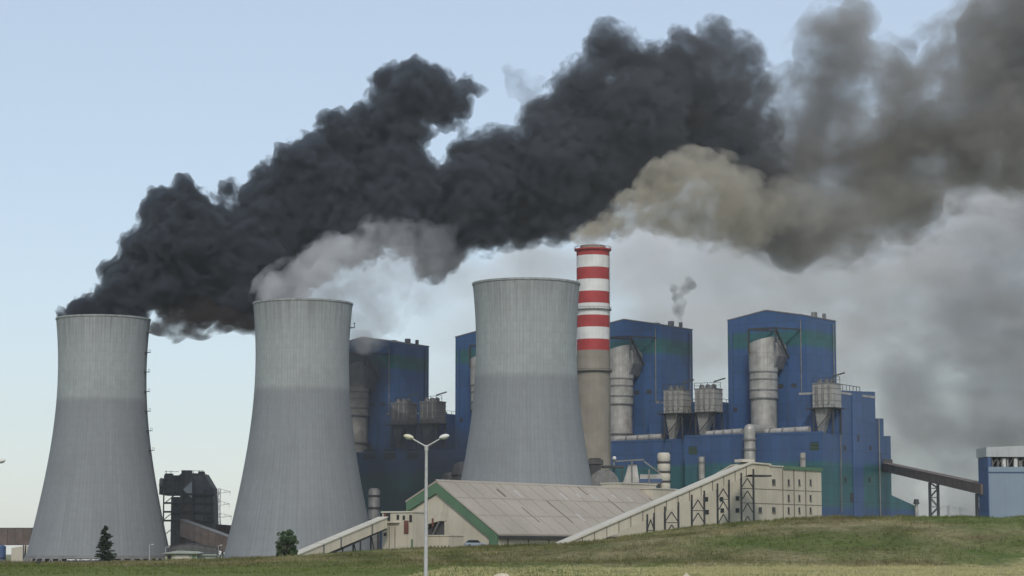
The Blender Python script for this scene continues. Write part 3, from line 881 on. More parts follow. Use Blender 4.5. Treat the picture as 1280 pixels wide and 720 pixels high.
for px0, px1, lab in ((948, 1012, 'grey horizontal duct on the low roof under the tallest boiler house'), (884, 928, 'short grey duct lying on the low roof by the hoppers'), (770, 828, 'pale duct lying on the set back roof right of the chimney')):
    yy = -30 if px0 > 900 else (-30 if px0 > 800 else -20)
    l0, _ = F4.on_y(px0, 540, yy); l1, _ = F4.on_y(px1, 540, yy)
    z = ROOF_LOW + (1.6 if px0 > 800 else .8)
    a, b_ = W(F4, l0, yy, z), W(F4, l1, yy, z + .8)
    pipe_thing('roof_duct', lab, [a, b_], 1.9, M['silver'], [(a, b_, .25), (a, b_, .5), (a, b_, .75)], cat='duct')
for px, py, lab, r in ((1003.5, 566, 'thin silver vent stack rising behind the cream building', 1.5), (877, 571, 'thin grey vent stack before the low hall, left of the hooked pipe', 1.7)):
    lx, z = F4.on_y(px, py, -45)
    a, b_ = W(F4, lx, -45, GZ), W(F4, lx, -45, z)
    pipe_thing('vent_stack', lab, [a, b_], r, M['silver'], [(a, b_, .95), (a, b_, .8)], cat='vent stack')

# gear beside the chimney foot
t = thing('fan_casing', 'dark round fan casing squeezed between third tower and chimney foot', 'fan casing', (PX(755, 1150), 1150, GZ))
zc = ZZ(606, 1150) - GZ
b = MB(); b.tube((0, -6, zc), (0, 6, zc), 6.8, n=24); b.build('scroll', M['steel'], t, smooth=True)
for y in (-6.3, -2, 2): MB().tube((0, y, zc), (0, y + .9, zc), 7.4, n=24).build('rib_ring', M['dullsteel'], t, smooth=True)
MB().box(-8.5, 8, -7, 7, 0, zc - 3).build('plinth', M['coal'], t)
MB().box(-7.0, -1.5, -5, 5, zc + 3.5, zc + 13.0).build('intake', M['steel'], t)
MB().box(-8.3, -0.3, -5.6, 5.6, zc + 10, zc + 12.2).build('intake_collar', M['coal'], t)
q = MB(); q.box(-1, 10, -4, 4, zc + 8.3, zc + 9.4); q.bar((9, -3, 0), (9, -3, zc + 9), .7); q.build('gantry', M['steel'], t)
t = thing('sieve_hopper', 'small pale hopper in a steel frame between chimney foot and ribbed duct', 'hopper', (PX(790, 1160), 1160, GZ))
zr = ZZ(577, 1160) - GZ; zm = ZZ(592, 1160) - GZ; zl = ZZ(612, 1160) - GZ
MB().frustum((-6.5, 5, -4, 4), zl - 4, (-1.5, 2.5, -2, 2), zr - 1.5).build('cone', M['silver'], t)
q = MB()
for x in (-9, 0, 8.5):
    q.bar((x, -4.5, 0), (x, -4.5, zr - (4 if x > 5 else 0)), .7)
q.bar((-9, -4.5, zr), (6, -4.5, zr + .8), .7); q.bar((6, -4.5, zr), (14, -4.5, zm), .7); q.bar((-9, -4.5, zl + 3), (14, -4.5, zl + 3), .8)
q.build('frame', M['dullsteel'], t)
MB().box(4, 14.5, -4, 4, zm - 4, zm - .5).build('bin', M['silver'], t)
MB().box(3.6, 15, -4.4, 4.4, zl + 3.6, zl + 5.2).build('deck', M['blue_pipe'], t)
MB().ball((-8.8, -5, zr + 1.4), 1.1, n=10, m=6).build('beacon', M['white'], t, smooth=True)
t = thing('ribbed_duct', 'upright pale duct of four swollen sections right of framed hopper', 'duct', (PX(830.5, 1165), 1165, GZ))
z0 = ZZ(566, 1165) - GZ
sec = MB(); pr = []
for k in range(5):
    zb_ = z0 - (k + 1) * 4.8
    rr = 3.1
    pr += [(rr * .86, z0 - k * 4.8), (rr * 1.04, z0 - k * 4.8 - .9), (rr * 1.04, z0 - k * 4.8 - 3.6)]
pr += [(2.2, z0 - 25), (2.2, 0)]
sec.lathe([(0.01, z0)] + pr, 20); sec.build('duct_body', M['creamroof'], t, smooth=True)
for k in range(1, 5): MB().lathe([(2.4, z0 - k * 4.8 - .3), (3.7, z0 - k * 4.8 - .3), (3.7, z0 - k * 4.8 + .4), (2.4, z0 - k * 4.8 + .4)], 20).build('collar', M['steel'], t)

# ------------------------------------------------------------------ long storage hall with green gable trim
HY = 700.0
HANG = math.atan2(-0.59, 0.806)
HF = Frame(PX(545, HY), HY, HANG)
hall = thing('storage_hall', 'long cream hall with taupe roof and green trimmed gable', 'storage hall', (HF.o.x, HF.o.y, GZ), HANG)
gl = lambda px, py: (HF.on_y(px, py)[0], HF.on_y(px, py)[1] - GZ)
ap = gl(545, 603.5); el = gl(508, 628); er = gl(621.5, 669)
HLEN = 138.0
MB().prism_y([(el[0], 0), (er[0], 0), (er[0], er[1]), ap, el], 0.6, HLEN).build('wall', M['cream'], hall)
th = .5
MB().prism_y([(er[0] + .6, er[1] - .1), (ap[0], ap[1] + .15), (el[0] - .4, el[1] + .0), (el[0] - .4, el[1] + th), (ap[0], ap[1] + .15 + th + .1), (er[0] + .6, er[1] + th - .1)], 0, HLEN + .5).build('roof', M['roof'], hall)
# green gable band
i_ap = gl(545, 616.5); i_l = gl(516, 635); i_r = gl(611.5, 672); i_rb = (i_r[0], 0)
band = MB()
def band_poly(pts):
    n = len(pts)
    band.prism_y(pts, -.15, .6)
band_poly([(el[0], el[1]), ap, i_ap, (el[0], gl(508, 640)[1])])
band_poly([ap, (er[0], er[1]), (er[0], er[1] - 2.0), i_r, i_ap])
band_poly([(i_r[0], 0), (er[0], 0), (er[0], er[1] - 2.001), (i_r[0], i_r[1] - .001)])
band.build('gable_trim', M['green'], hall)
# eave gutter and wall posts along the long side
MB().box(er[0] + .05, er[0] + 1.0, .5, HLEN, er[1] - 1.1, er[1] - .35).build('gutter', M['steel'], hall)
for k in range(9):
    y = 5 + k * 10.5
    MB().box(er[0], er[0] + .18, y, y + .35, 0, er[1] - 1.1).build('wall_seam', M['seam'], hall)
# roof slope pieces: skylights, seams
sl = Vector((er[0] - ap[0], er[1] - ap[1])); sll = sl.length
def on_roof(u, y0, y1, w, lift, name, mat):
    """strip on the right slope: u metres down from the ridge, w metres long down the slope, from y0 to y1"""
    a, c = ap[0] + sl.x * u / sll, ap[1] + .85 + sl.y * u / sll
    e_, f_ = ap[0] + sl.x * (u + w) / sll, ap[1] + .85 + sl.y * (u + w) / sll
    MB().prism_y([(a, c - .3), (e_, f_ - .3), (e_, f_ + lift), (a, c + lift)], y0, y1).build(name, mat, hall)
for u, y, w, mt in ((4, 26, 4, 'seam'), (4.5, 34, 4, 'skylight'), (5, 58, 4.2, 'skylight'), (5.2, 67, 2.0, 'skylight'), (5.4, 75, 3.5, 'skylight'), (5.0, 88, 2, 'skylight'), (17, 53, 4, 'skylight'), (6, 96, 2.5, 'skylight')):
    on_roof(u, y, y + (1.5 if mt != 'seam' else .8), w, .12, 'skylight', M[mt])
for u, y, w in ((10, 46, 12), (8, 83, 10), (14, 28, 8), (6, 110, 13), (0.4, 74, 5)):
    on_roof(u, y, y + .35, w, .08, 'roof_seam', M['seam'])
for k in range(1, 18): on_roof(.9, k * 7.6, k * 7.6 + .22, sll - .9, .05, 'sheet_lap', M['roofseam'])
on_roof(9.2, .2, HLEN, .25, .04, 'sheet_lap', M['roofseam']); on_roof(18.6, .2, HLEN, .25, .04, 'sheet_lap', M['roofseam'])
on_roof(-.2, 0, HLEN, 1.0, .1, 'ridge_cap', M['roof'])
# ridge monitor at far end
ma = HF.on_x(770, 606, -3)[0]; mb = HF.on_x(815, 615, 5)[0]; mc = HF.on_x(843, 615, 5)[0]; mz = HF.on_x(770, 604.5, -3)[1] - GZ
MB().box(-9.0, -1.0, ma, mb + 12, ap[1] - 5.5, mz).build('ridge_monitor', M['cream'], hall)
MB().box(-9.3, -.7, ma - .3, mb + 12.3, mz, mz + .35).build('monitor_roof', M['creamroof'], hall)
mz2 = HF.on_x(815, 611, 5)[1] - GZ
MB().box(-.98, 5.0, mb, mc, ap[1] - 4.5, mz2).build('ridge_monitor', M['cream'], hall)
MB().box(-.68, 5.3, mb - .3, mc + .3, mz2, mz2 + .3).build('monitor_roof', M['creamroof'], hall)
# transfer house at the gable
TF = Frame(PX(477.5, 672), 672, HANG)
tl = lambda px, py, ly_=0: (TF.on_y(px, py, ly_)[0], TF.on_y(px, py, ly_)[1] - GZ)
t = thing('transfer_house', 'small cream transfer tower at upper end of the left conveyor', 'transfer tower', (TF.o.x, TF.o.y, GZ), HANG)
w_ = tl(516.5, 640)[0]; zt_ = tl(477.5, 641)[1]
MB().box(0, w_, 0, 5.5, 0, zt_).build('wall', M['cream'], t)
MB().box(-.3, w_ + .3, -.3, 5.8, zt_, zt_ + .4).build('roof', M['creamroof'], t)
for px in (486.5, 493.5):
    x = tl(px, 660)[0]; MB().box(x, x + .2, -.12, 0.05, 0, zt_ - 4).build('wall_seam', M['seam'], t)
x0 = tl(483.5, 645)[0]; x1 = tl(487.8, 645)[0]
MB().box(x0, x1, -.16, .05, tl(485, 651)[1], tl(485, 640)[1]).build('window', M['glass'], t)
MB().box(x0 - 1.0, x0, -.16, .05, tl(485, 651)[1], tl(485, 640)[1]).build('shutter', M['maroon'], t)
for px, py, w, h, mt in ((497.5, 646.5, .8, 1.4, 'glass'), (505, 647, .8, 1.2, 'glass'), (513.5, 648, .9, 2.0, 'glass'), (481.5, 668, .9, .9, 'glass')):
    c = tl(px, py); MB().box(c[0] - w / 2, c[0] + w / 2, -.16, .05, c[1] - h / 2, c[1] + h / 2).build('window', M[mt], t)
c = tl(508, 659); MB().box(c[0] - .8, c[0] + .8, -.16, .05, c[1] - 1.9, c[1] + 1.9).build('stair_grille', M['maroon'], t)
MB().box(.6, tl(500, 650)[0], -.8, .0, tl(490, 653.6)[1], tl(490, 652.8)[1]).build('ledge', M['creamroof'], t)
c = tl(516, 680); MB().box(c[0] - .4, w_ - .02, -.3, .05, 0, tl(516, 674)[1]).build('door', M['green'], t)
# lean annex and the short gallery over it
AF = Frame(PX(518, 676), 676, HANG)
al = lambda px, py, ly_=0: (AF.on_y(px, py, ly_)[0], AF.on_y(px, py, ly_)[1] - GZ)
t = thing('low_annex', 'low cream annex wall at the foot of the green trimmed gable', 'annex', (AF.o.x, AF.o.y, GZ), HANG)
MB().box(0.3, al(561, 670)[0], 0, 7, 0, al(540, 670)[1]).build('wall', M['cream'], t)
MB().box(0.1, al(561, 670)[0] + .2, -.2, 7.2, al(540, 670)[1], al(540, 670)[1] + .3).build('roof', M['creamroof'], t)
for k in range(6):
    x = al(538 + k * 4.5, 680)[0]; MB().box(x, x + .5, -.15, .02, al(540, 687)[1], al(540, 682)[1]).build('pier', M['seam'], t)
t = thing('short_gallery', 'short sloping cream gallery entering the gable above a dark gap', 'gallery', (AF.o.x, AF.o.y, GZ), HANG)
p = [al(519, 659, 8), al(550.5, 651, 8), al(550.5, 640.5, 8), al(519, 649, 8)]
MB().prism_y(p, 8, 11.5).build('casing', M['cream'], t)
for px in (526, 541): 
    c0 = al(px, 653, 8); MB().box(c0[0] - .3, c0[0] + .3, 7.85, 8.02, c0[1] - 1.2, c0[1] + 1.2).build('window', M['maroon'], t)
MB().prism_y([al(530, 669, 9.5), al(551, 669, 9.5), al(551, 652, 9.5), al(536, 656, 9.5)], 9.6, 11.2).build('chute_mouth', M['coal'], t)
MB().bar((al(540, 660, 8)[0], 8.4, al(540, 669, 8)[1]), (al(548, 655, 8)[0], 8.4, al(548, 652, 8)[1]), .4).build('brace', M['dullsteel'], t)
# inclined conveyor on the left
cb0, cb1 = P(366, 701, 640), P(479, 653.5, 668)
dv = cb1 - cb0; L = dv.to_2d().length
t = thing('inclined_conveyor', 'sloping cream conveyor gallery running down to the round bush', 'conveyor', (cb0.x, cb0.y, cb0.z), math.atan2(dv.y, dv.x))
hh = 2.9
MB().prism_y([(0, -hh / 2), (L, dv.z - hh / 2), (L, dv.z + hh / 2), (0, hh / 2)], -1.6, 1.6).build('casing', M['cream'], t)
MB().prism_y([(0, hh / 2), (L, dv.z + hh / 2), (L, dv.z + hh / 2 + .3), (0, hh / 2 + .3)], -1.9, 1.9).build('roof', M['creamroof'], t)
for f in (.28, .47, .82):
    x, z = L * f, dv.z * f
    MB().box(x, x + .5, -1.75, 1.75, z - hh / 2 + .1, z + hh / 2 + .35).build('joint_band', M['dullsteel'], t)
q = MB()
q.prism_y([(2, -hh / 2 - .5), (L, dv.z - hh / 2 - .5), (L, dv.z - hh / 2), (2, -hh / 2)], -1.3, 1.3)
for f in (.3, .5, .7, .9):
    x, z = L * f, dv.z * f - hh / 2
    for y in (-1.4, 1.4): q.bar((x, y, GZ - cb0.z), (x, y, z), .35)
    q.bar((x, -1.4, GZ - cb0.z + 3), (x, 1.4, z), .22)
q.build('trestle', M['steel'], t)
# parked car before the hall
def make_car(mat, name='parked_car'):
    t = thing(name, 'x', 'car', (0, 0, 0))
    b = MB(); b.prism_y([(-2.1, .35), (2.1, .35), (2.15, .8), (1.15, .95), (-1.9, 1.0), (-2.15, .8)], -.85, .85); b.build('body', mat, t, smooth=False, bevel=.08)
    b = MB(); b.prism_y([(1.0, .95), (.45, 1.5), (-1.35, 1.52), (-1.95, .98)], -.74, .74); cb_ = b.build('cabin', M['glass'], t, bevel=.05)
    MB().prism_y([(.5, 1.47), (-1.4, 1.49), (-1.35, 1.58), (.4, 1.56)], -.72, .72).build('roof', mat, t, bevel=.03)
    for x in (-1.35, 1.35):
        for y in (-.78, .78):
            w_ = MB().tube((x, y - .11, .33), (x, y + .11, .33), .33, n=16).build('wheel', M['tyre'], t, smooth=True)
            MB().tube((x, y - .125, .33), (x, y + .125, .33), .18, n=10).build('rim', M['dullsteel'], w_, smooth=True)
    for y in (-.6, .6):
        MB().box(2.08, 2.16, y - .18, y + .18, .62, .76).build('headlight', M['lampwhite'], t)
        MB().box(-2.16, -2.08, y - .16, y + .16, .66, .82).build('tail_light', M['red'], t)
    return t
c = make_car(M['cargrey']); Yc = 470.0; p = P(594, 683.5, Yc)
c['label'] = 'grey blue car parked before the gable of the cream hall'; c.location = (p.x, Yc, hgt(p.x, Yc)); c.rotation_euler.z = R(12); c['group'] = 'cars parked beyond the bank'
hz = hgt(p.x, Yc)
if p.z - 0.8 > hz:                                       # it stands on a low platform, not in the air
    pass
c.location.z = max(hz, ZZ(684.5, Yc))
pad = MB().box(-14, 14, -4, 4, -10, -0.01).build('parking_terrace', M['asphalt'], None, loc=(p.x + 3, Yc, c.location.z), rz=0)
tag(pad, kind='structure')
car_w = make_car(M['carwhite']); first = True
Yw = 1185.0
wl = ['white car parked at tower foot, leftmost of four', 'white car parked at tower foot, second of four from the left',
      'white car parked at tower foot, third of four from the left', 'white car parked at tower foot, the one by the pine']
for k, (px, a) in enumerate(((89, 20), (100, 75), (108, 170), (120, 65))):
    o = car_w if k == 0 else copy_tree(car_w)
    o.location = (PX(px, Yw), Yw, ZZ(701.4, Yw)); o.rotation_euler.z = R(a); o['label'] = wl[k]; o['group'] = 'white cars at the foot of the left tower'
pad = MB().box(-14, 14, -6, 6, -6, -0.01).build('parking_terrace', M['asphalt'], None, loc=(PX(104, Yw), Yw, ZZ(701.4, Yw)))
tag(pad, kind='structure')

# ------------------------------------------------------------------ right cream building with gallery
RY = 640.0
RF = Frame(PX(928, RY), RY, HANG)                        # corner nearest the viewer; local y runs right and away
ry_ = lambda px, py: RF.on_x(px, py, 0)                  # long face (normal +x)
rx_ = lambda px, py: RF.on_y(px, py, 0)                  # end face (normal -y)
rb = thing('screening_house', 'cream panelled building with square windows at right end of the long gallery', 'industrial building', (RF.o.x, RF.o.y, GZ), HANG)
yl = ry_(1027, 620)[0]; zt_ = ry_(928, 581)[1] - GZ
wx, wz = rx_(772, 664); wz -= GZ
MB().prism_y([(wx, 0), (0, 0), (0, zt_), (-3.2, zt_ - .3), (wx, wz)], 0, yl).build('wall', M['cream'], rb)
MB().prism_y([(.3, zt_ + .02), (.3, zt_ + .35), (-3.2, zt_ + .05), (wx - .4, wz + .3), (wx - .4, wz + .02), (-3.2, zt_ - .28)], -.3, yl + .3).build('roof', M['creamroof'], rb)
MB().box(.02, .32, ry_(979, 600)[0], yl + .32, zt_ - .6, zt_ + .42).build('green_flashing', M['green'], rb)
for px in (978, 992, 1006.5):
    y = ry_(px, 610)[0]; MB().box(0, .14, y, y + .3, 0, zt_ - .6).build('wall_seam', M['seam'], rb)
for y in (ry_(960, 612), ry_(960, 630)):
    MB().box(0, .06, 0, yl, y[1] - GZ, y[1] - GZ + .18).build('wall_seam', M['seam'], rb)
def window_r(px, py, w, h):
    y, z = ry_(px, py); z -= GZ
    f = MB().box(0, .16, y - w / 2, y + w / 2, z - h / 2, z + h / 2).build('window', M['glass'], rb)
    MB().box(0, .3, y - w / 2 - .12, y + w / 2 + .12, z - h / 2 - .3, z - h / 2 - .1).build('sill', M['seam'], f)
for px, py in ((950, 637), (967, 637), (967, 602)): window_r(px, py, 1.6, 1.3)
for px in (985.6, 999, 1013):
    for py in (602.5, 622, 637.5): window_r(px, py, .8, 1.5)
def window_l(px, py, w=1.1, h=1.2):
    x, z = rx_(px, py); z -= GZ
    MB().box(x - w / 2, x + w / 2, -.16, .1, z - h / 2, z + h / 2).build('window', M['glass'], rb)
for px, py in ((883, 624), (902, 624), (922, 623), (903, 638), (922, 638), (884, 640)): window_l(px, py)
# the gallery itself
ga, gbv = P(695, 690.5, 596), P(931, 586.5, 628)
dv = gbv - ga; L = dv.to_2d().length
t = thing('long_gallery', 'long cream conveyor gallery climbing to the panelled building on braced trestles', 'conveyor gallery', (ga.x, ga.y, ga.z), math.atan2(dv.y, dv.x))
hh = 3.0
zat = lambda x: dv.z * x / L
MB().prism_y([(0, -hh / 2), (L, dv.z - hh / 2), (L + 7, dv.z - hh / 2), (L + 7, dv.z + hh / 2 - .3), (L + 1, dv.z + hh / 2), (0, hh / 2)], -1.8, 1.8).build('casing', M['cream'], t)
MB().prism_y([(-.5, hh / 2 - .1), (L + .8, dv.z + hh / 2), (L + 7.3, dv.z + hh / 2 - .3), (L + 7.3, dv.z + hh / 2 + .05), (L + .8, dv.z + hh / 2 + .4), (-.5, hh / 2 + .35)], -2.3, 2.3).build('roof', M['creamroof'], t)
for k in range(16):
    x = 3 + k * (L - 4) / 15; MB().box(x, x + .16, -1.93, 1.93, zat(x) - hh / 2 + .05, zat(x) + hh / 2 - .2).build('wall_seam', M['seam'], t)
MB().box(L + 1.5, L + 7.4, -2.2, 2.2, dv.z - hh / 2 - .45, dv.z - hh / 2 - .02).build('soffit', M['steel'], t)
MB().box(L - 1.5, L + 2.6, -1.0, 2.6, dv.z + hh / 2 + .4, dv.z + hh / 2 + 1.2).build('head_box', M['creamroof'], t)
# trestles, one thing each
TL = ['braced steel trestle under the gallery, tallest and nearest the panelled building', 'braced trestle under the gallery, second tallest',
      'braced trestle under the gallery, middle in height', 'braced trestle under the gallery, second shortest', 'shortest braced trestle where the gallery nears the grass']
for i, (pa, pb) in enumerate(((925, 941), (894, 909), (861, 877), (827, 844), (805, 813.5))):
    def at(px):
        f = (px - 695) / (931 - 695); return ga.lerp(gbv, f)
    A, B = at(pa), at(pb)
    t = thing('trestle', TL[i], 'trestle', (A.x, A.y - 2.2, GZ), math.atan2(B.y - A.y, B.x - A.x), 'trestles carrying the long gallery')
    w_ = (B - A).to_2d().length
    za, zb_ = A.z - GZ - 1.5, B.z - GZ - 1.5
    MB().bar((0, 0, 0), (0, 0, za + 1), .40).build('leg', M['steel'], t)
    MB().bar((w_, 0, 0), (w_, 0, zb_ + .6), .40).build('leg', M['steel'], t)
    q = MB(); k = za
    while k > 1:
        q.bar((0, 0, k - 3.1), (w_ / 2, 0, k - .4), .22); q.bar((w_, 0, k - 3.1), (w_ / 2, 0, k - .4), .22)
        k -= 3.4
    q.bar((0, 0, za - 3.2), (w_, 0, za - 3.2), .2)
    q.build('bracing', M['steel'], t)

# ------------------------------------------------------------------ brown conveyor and grey-blue house on the right
q0 = W(F4, X1 - 1, ly(1108), F4.on_x(1111, 578.5, X1)[1] - 2.3)
q1 = P(1233, 612.0, 1008)
dv = q1 - q0; L = dv.to_2d().length
t = thing('brown_conveyor', 'brown covered conveyor bridge sloping from blue end block to right building', 'conveyor', q0, math.atan2(dv.y, dv.x))
hh = 4.3
MB().prism_y([(0, -hh / 2), (L, dv.z - hh / 2), (L, dv.z + hh / 2), (0, hh / 2)], -2.4, 2.4).build('casing', M['rust'], t)
MB().prism_y([(0, hh / 2), (L, dv.z + hh / 2), (L, dv.z + hh / 2 + .25), (0, hh / 2 + .25)], -2.6, 2.6).build('roof', M['rust'], t)
for k in range(1, 13):
    x = L * k / 13; z = dv.z * k / 13
    MB().box(x, x + .3, -2.5, 2.5, z - hh / 2 + .1, z + hh / 2).build('frame_rib', M['coal'], t)
def lattice(parent_name, label, p, rz, w, d, ztop, mat, step=5.0, group=None):
    t = thing(parent_name, label, 'trestle', (p.x, p.y, GZ), rz, group)
    for x in (-w / 2, w / 2):
        for y in (-d / 2, d / 2): MB().bar((x, y, 0), (x, y, ztop), .75).build('leg', mat, t)
    for y in (-d / 2, d / 2):
        q = MB(); z = 0; f = 1
        while z < ztop - 1:
            z2 = min(ztop, z + step)
            q.bar((-w / 2 * f, y, z), (w / 2 * f, y, z2), .36); q.bar((-w / 2, y, z2), (w / 2, y, z2), .3)
            z = z2; f = -f
        q.build('bracing', mat, t)
    return t
def on_conv(px):
    lo, hi = 0.0, 1.0
    for _ in range(40):
        m_ = (lo + hi) / 2; p = q0.lerp(q1, m_)
        if 640 + p.x / p.y * FPX < px: lo = m_
        else: hi = m_
    return q0.lerp(q1, lo)
for px, lab in ((1165.5, 'lattice tower carrying the brown conveyor midway across the gap'), (1224.5, 'lattice tower under the low end of the brown conveyor beside blue building')):
    p = on_conv(px); lattice('lattice_trestle', lab, p, 0, 4.0, 3.4, p.z - GZ - 2.3, M['sootgrey'], 4.5, 'lattice towers under the brown conveyor')
SY = 1000.0
sx0 = PX(1237.0, SY)
t = thing('silo_house', 'blue grey building with pale parapet and dark machinery opening at right edge', 'industrial building', (sx0, SY, GZ), R(4))
zt_ = ZZ(559, SY) - GZ; z1_ = ZZ(571, SY) - GZ; z2_ = ZZ(583.5, SY) - GZ; z3_ = ZZ(589.5, SY) - GZ
wc = 0.3; wt = 62.0
MB().box(wc, wt, 0, 15, 0, z3_ - .05).build('wall', M['greypanel'], t)
MB().box(wc, wt, -.25, .8, z3_ - .05, z2_).build('sill_band', M['greypanel'], t)
MB().box(wc, wt, 9, 15, z3_ - .05, z1_).build('back_wall', M['coal'], t)
MB().box(0, wc, -.3, 15, 0, z1_).build('side_wall', M['bluecol'], t)
MB().box(wc, 1.5, -.28, .8, z2_ + .02, z1_).build('corner_post', M['blue_pipe'], t)
pr = MB(); pr.prism_y([(-.6, z1_), (wt, z1_), (wt, zt_ + .8), (20, zt_ + .8), (-.6, zt_)], -.6, 15.5); pr.build('parapet', M['parapet'], t)
MB().box(wc, wt, -.36, -.2, z3_ - .45, z3_ - .1).build('drip_edge', M['blue_pipe'], t)
q = MB()
random.seed(3)
for k in range(10):
    x = 2.0 + k * 2.4
    q.box(x, x + random.uniform(.5, 1.6), 1.2, 2.6, z2_ - .1, z2_ + random.uniform(1.5, z1_ - z2_ - .2))
    q.bar((x, .9, z2_), (x + 2.4, .9, z1_ - .3), .25)
q.build('machinery', M['dullsteel'], t)
q = MB(); q.tube((8.0, 2.0, z2_), (8.0, 2.0, z1_ - .6), 1.4, n=14); q.box(11.8, 13.6, .6, 1.6, z2_, z1_ - .4); q.bar((12.4, .4, z3_ - 1), (12.4, .4, z2_ + 3), .3)
q.build('white_tank', M['white'], t, smooth=True)
q = MB()
for x in (wc + 1.6, 4.3, 8.4, 13.5, 19, 25): q.bar((x, .5, z2_), (x, .5, z1_), .45)
q.build('mullion', M['steel'], t)

# pylons
def make_pylon(h):
    t = thing('pylon', 'x', 'pylon', (0, 0, 0), 0, 'lattice power pylons')
    b = MB(); r0, r1 = h * .075, h * .014
    lv = [0, .12, .25, .38, .5, .6, .7, .8, .9, 1.0]
    rad = lambda f: r0 + (r1 - r0) * min(1, f / .62) if f < .62 else r1
    for a, c in zip(lv, lv[1:]):
        ra, rc = rad(a), rad(c)
        for s1, s2, s3, s4 in ((1, 1, 1, -1), (1, -1, -1, -1), (-1, -1, -1, 1), (-1, 1, 1, 1)):
            b.bar((s1 * ra, s2 * ra, a * h), (s1 * rc, s2 * rc, c * h), .40)
            b.bar((s1 * ra, s2 * ra, a * h), (s3 * rc, s4 * rc, c * h), .26)
            b.bar((s1 * rc, s2 * rc, c * h), (s3 * rc, s4 * rc, c * h), .26)
    b.build('mast', M['pylon'], t)
    for f, w in ((.62, .17), (.78, .14), (.94, .15)):
        c = MB()
        for s_ in (-1, 1):
            c.bar((0, 0, f * h), (s_ * w * h, 0, f * h + .02 * h), .40); c.bar((0, 0, f * h + .06 * h), (s_ * w * h, 0, f * h + .02 * h), .34)
            c.bar((s_ * w * h * .5, 0, f * h + .01 * h), (s_ * w * h * .5, 0, f * h + .04 * h), .25)
            c.bar((s_ * w * h * .95, 0, f * h + .02 * h), (s_ * w * h * .95, 0, f * h - .03 * h), .25)
        c.build('cross_arm', M['pylon'], t)
    return t
py0 = make_pylon(57.0); Yp = 1750.0
py0.location = (PX(273, Yp), Yp, GZ); py0['label'] = 'grey lattice pylon between sooty coal house and second cooling tower'
for px, Yp, lab in ((1186.5, 3100.0, 'tiny distant pylon under the brown conveyor, left of two'), (1201.5, 3250.0, 'tiny distant pylon under the brown conveyor, right of two')):
    o = copy_tree(py0); o.location = (PX(px, Yp), Yp, GZ); o.scale = (1.25,) * 3; o['label'] = lab

# ------------------------------------------------------------------ sooty coal house between the first two towers
KY = 1480.0; k_ = KY / FPX
t = thing('coal_house', 'sooty dark coal house with sloped roof between first and second cooling towers', 'coal house', (PX(236, KY), KY, GZ))
kx = lambda px: PX(px, KY) - PX(236, KY)
kz = lambda py: ZZ(py, KY) - GZ
MB().prism_y([(kx(224), 0), (kx(266), 0), (kx(266), kz(650)), (kx(264), kz(610)), (kx(253), kz(592)), (kx(232), kz(591)), (kx(224), kz(592.5))], 0, 26).build('wall', M['coal'], t)
MB().box(kx(203), kx(224), 1, 20, kz(619), kz(594)).build('upper_bay', M['coal'], t)
MB().box(kx(212.5), kx(224), 1, 20, 0, kz(621)).build('lower_bay', M['sootgrey'], t)
MB().box(kx(241), kx(262), -.3, .05, kz(640), kz(622)).build('grey_panel', M['sootgrey'], t)
MB().box(kx(227), kx(239), -.3, .05, kz(662), kz(630)).build('rusty_panel', M['rust'], t)
MB().box(kx(244), kx(258), -.3, .05, kz(651), kz(643)).build('grey_panel', M['sootgrey'], t)
MB().box(kx(206), kx(221), .6, 1.05, kz(615), kz(602)).build('grey_panel', M['sootgrey'], t)
MB().prism_y([(kx(226), kz(610)), (kx(240), kz(597)), (kx(253), kz(592.5)), (kx(264), kz(610.5)), (kx(264), kz(620)), (kx(240), kz(620))], -.5, 0.02).build('hopper_panel', M['sootgrey'], t)
MB().prism_y([(kx(228), kz(612)), (kx(241), kz(600)), (kx(241), kz(625))], -1.2, -.45).build('chute_plate', M['parapet'], t)
for py in (619, 630, 641, 652):
    MB().box(kx(204), kx(267.5), -1.6, 0, kz(py), kz(py) + 1.2).build('walkway', M['steel'], t)
q = MB()
for px in (204, 215, 226, 240, 254, 266): q.bar((kx(px), -1.5, 0), (kx(px), -1.5, kz(598 if px < 250 else 612)), .8)
for k in range(5):
    q.bar((kx(204), -1.5, kz(690 - k * 20)), (kx(226), -1.5, kz(672 - k * 20)), .5)
    q.bar((kx(240), -1.5, kz(690 - k * 16)), (kx(266), -1.5, kz(674 - k * 16)), .5)
q.build('frame', M['coal'], t)
for a_, b__, c_, d_ in ((224, 236, 592, 587.5), (245, 252, 592.5, 589), (203, 212, 595, 591.5)):
    MB().box(kx(a_), kx(b__), 4, 11, kz(c_), kz(d_)).build('roof_gear', M['coal'], t)
q = MB()
for px in (206, 212, 240, 248, 252): q.bar((kx(px), 0, kz(594)), (kx(px), 0, kz(588)), .3)
q.bar((kx(204), 0, kz(589.5)), (kx(222), 0, kz(589.5)), .25); q.bar((kx(238), 0, kz(588.5)), (kx(253), 0, kz(588.5)), .25)
q.build('railing', M['coal'], t)
MB().box(kx(197), kx(207), 2, 16, kz(618), kz(599)).build('side_bay', M['coal'], t)
MB().tube((kx(203), 1.0, kz(598)), (kx(201), 1.0, kz(608)), 2.3, n=12).build('dust_pipe', M['sootgrey'], t, smooth=True)
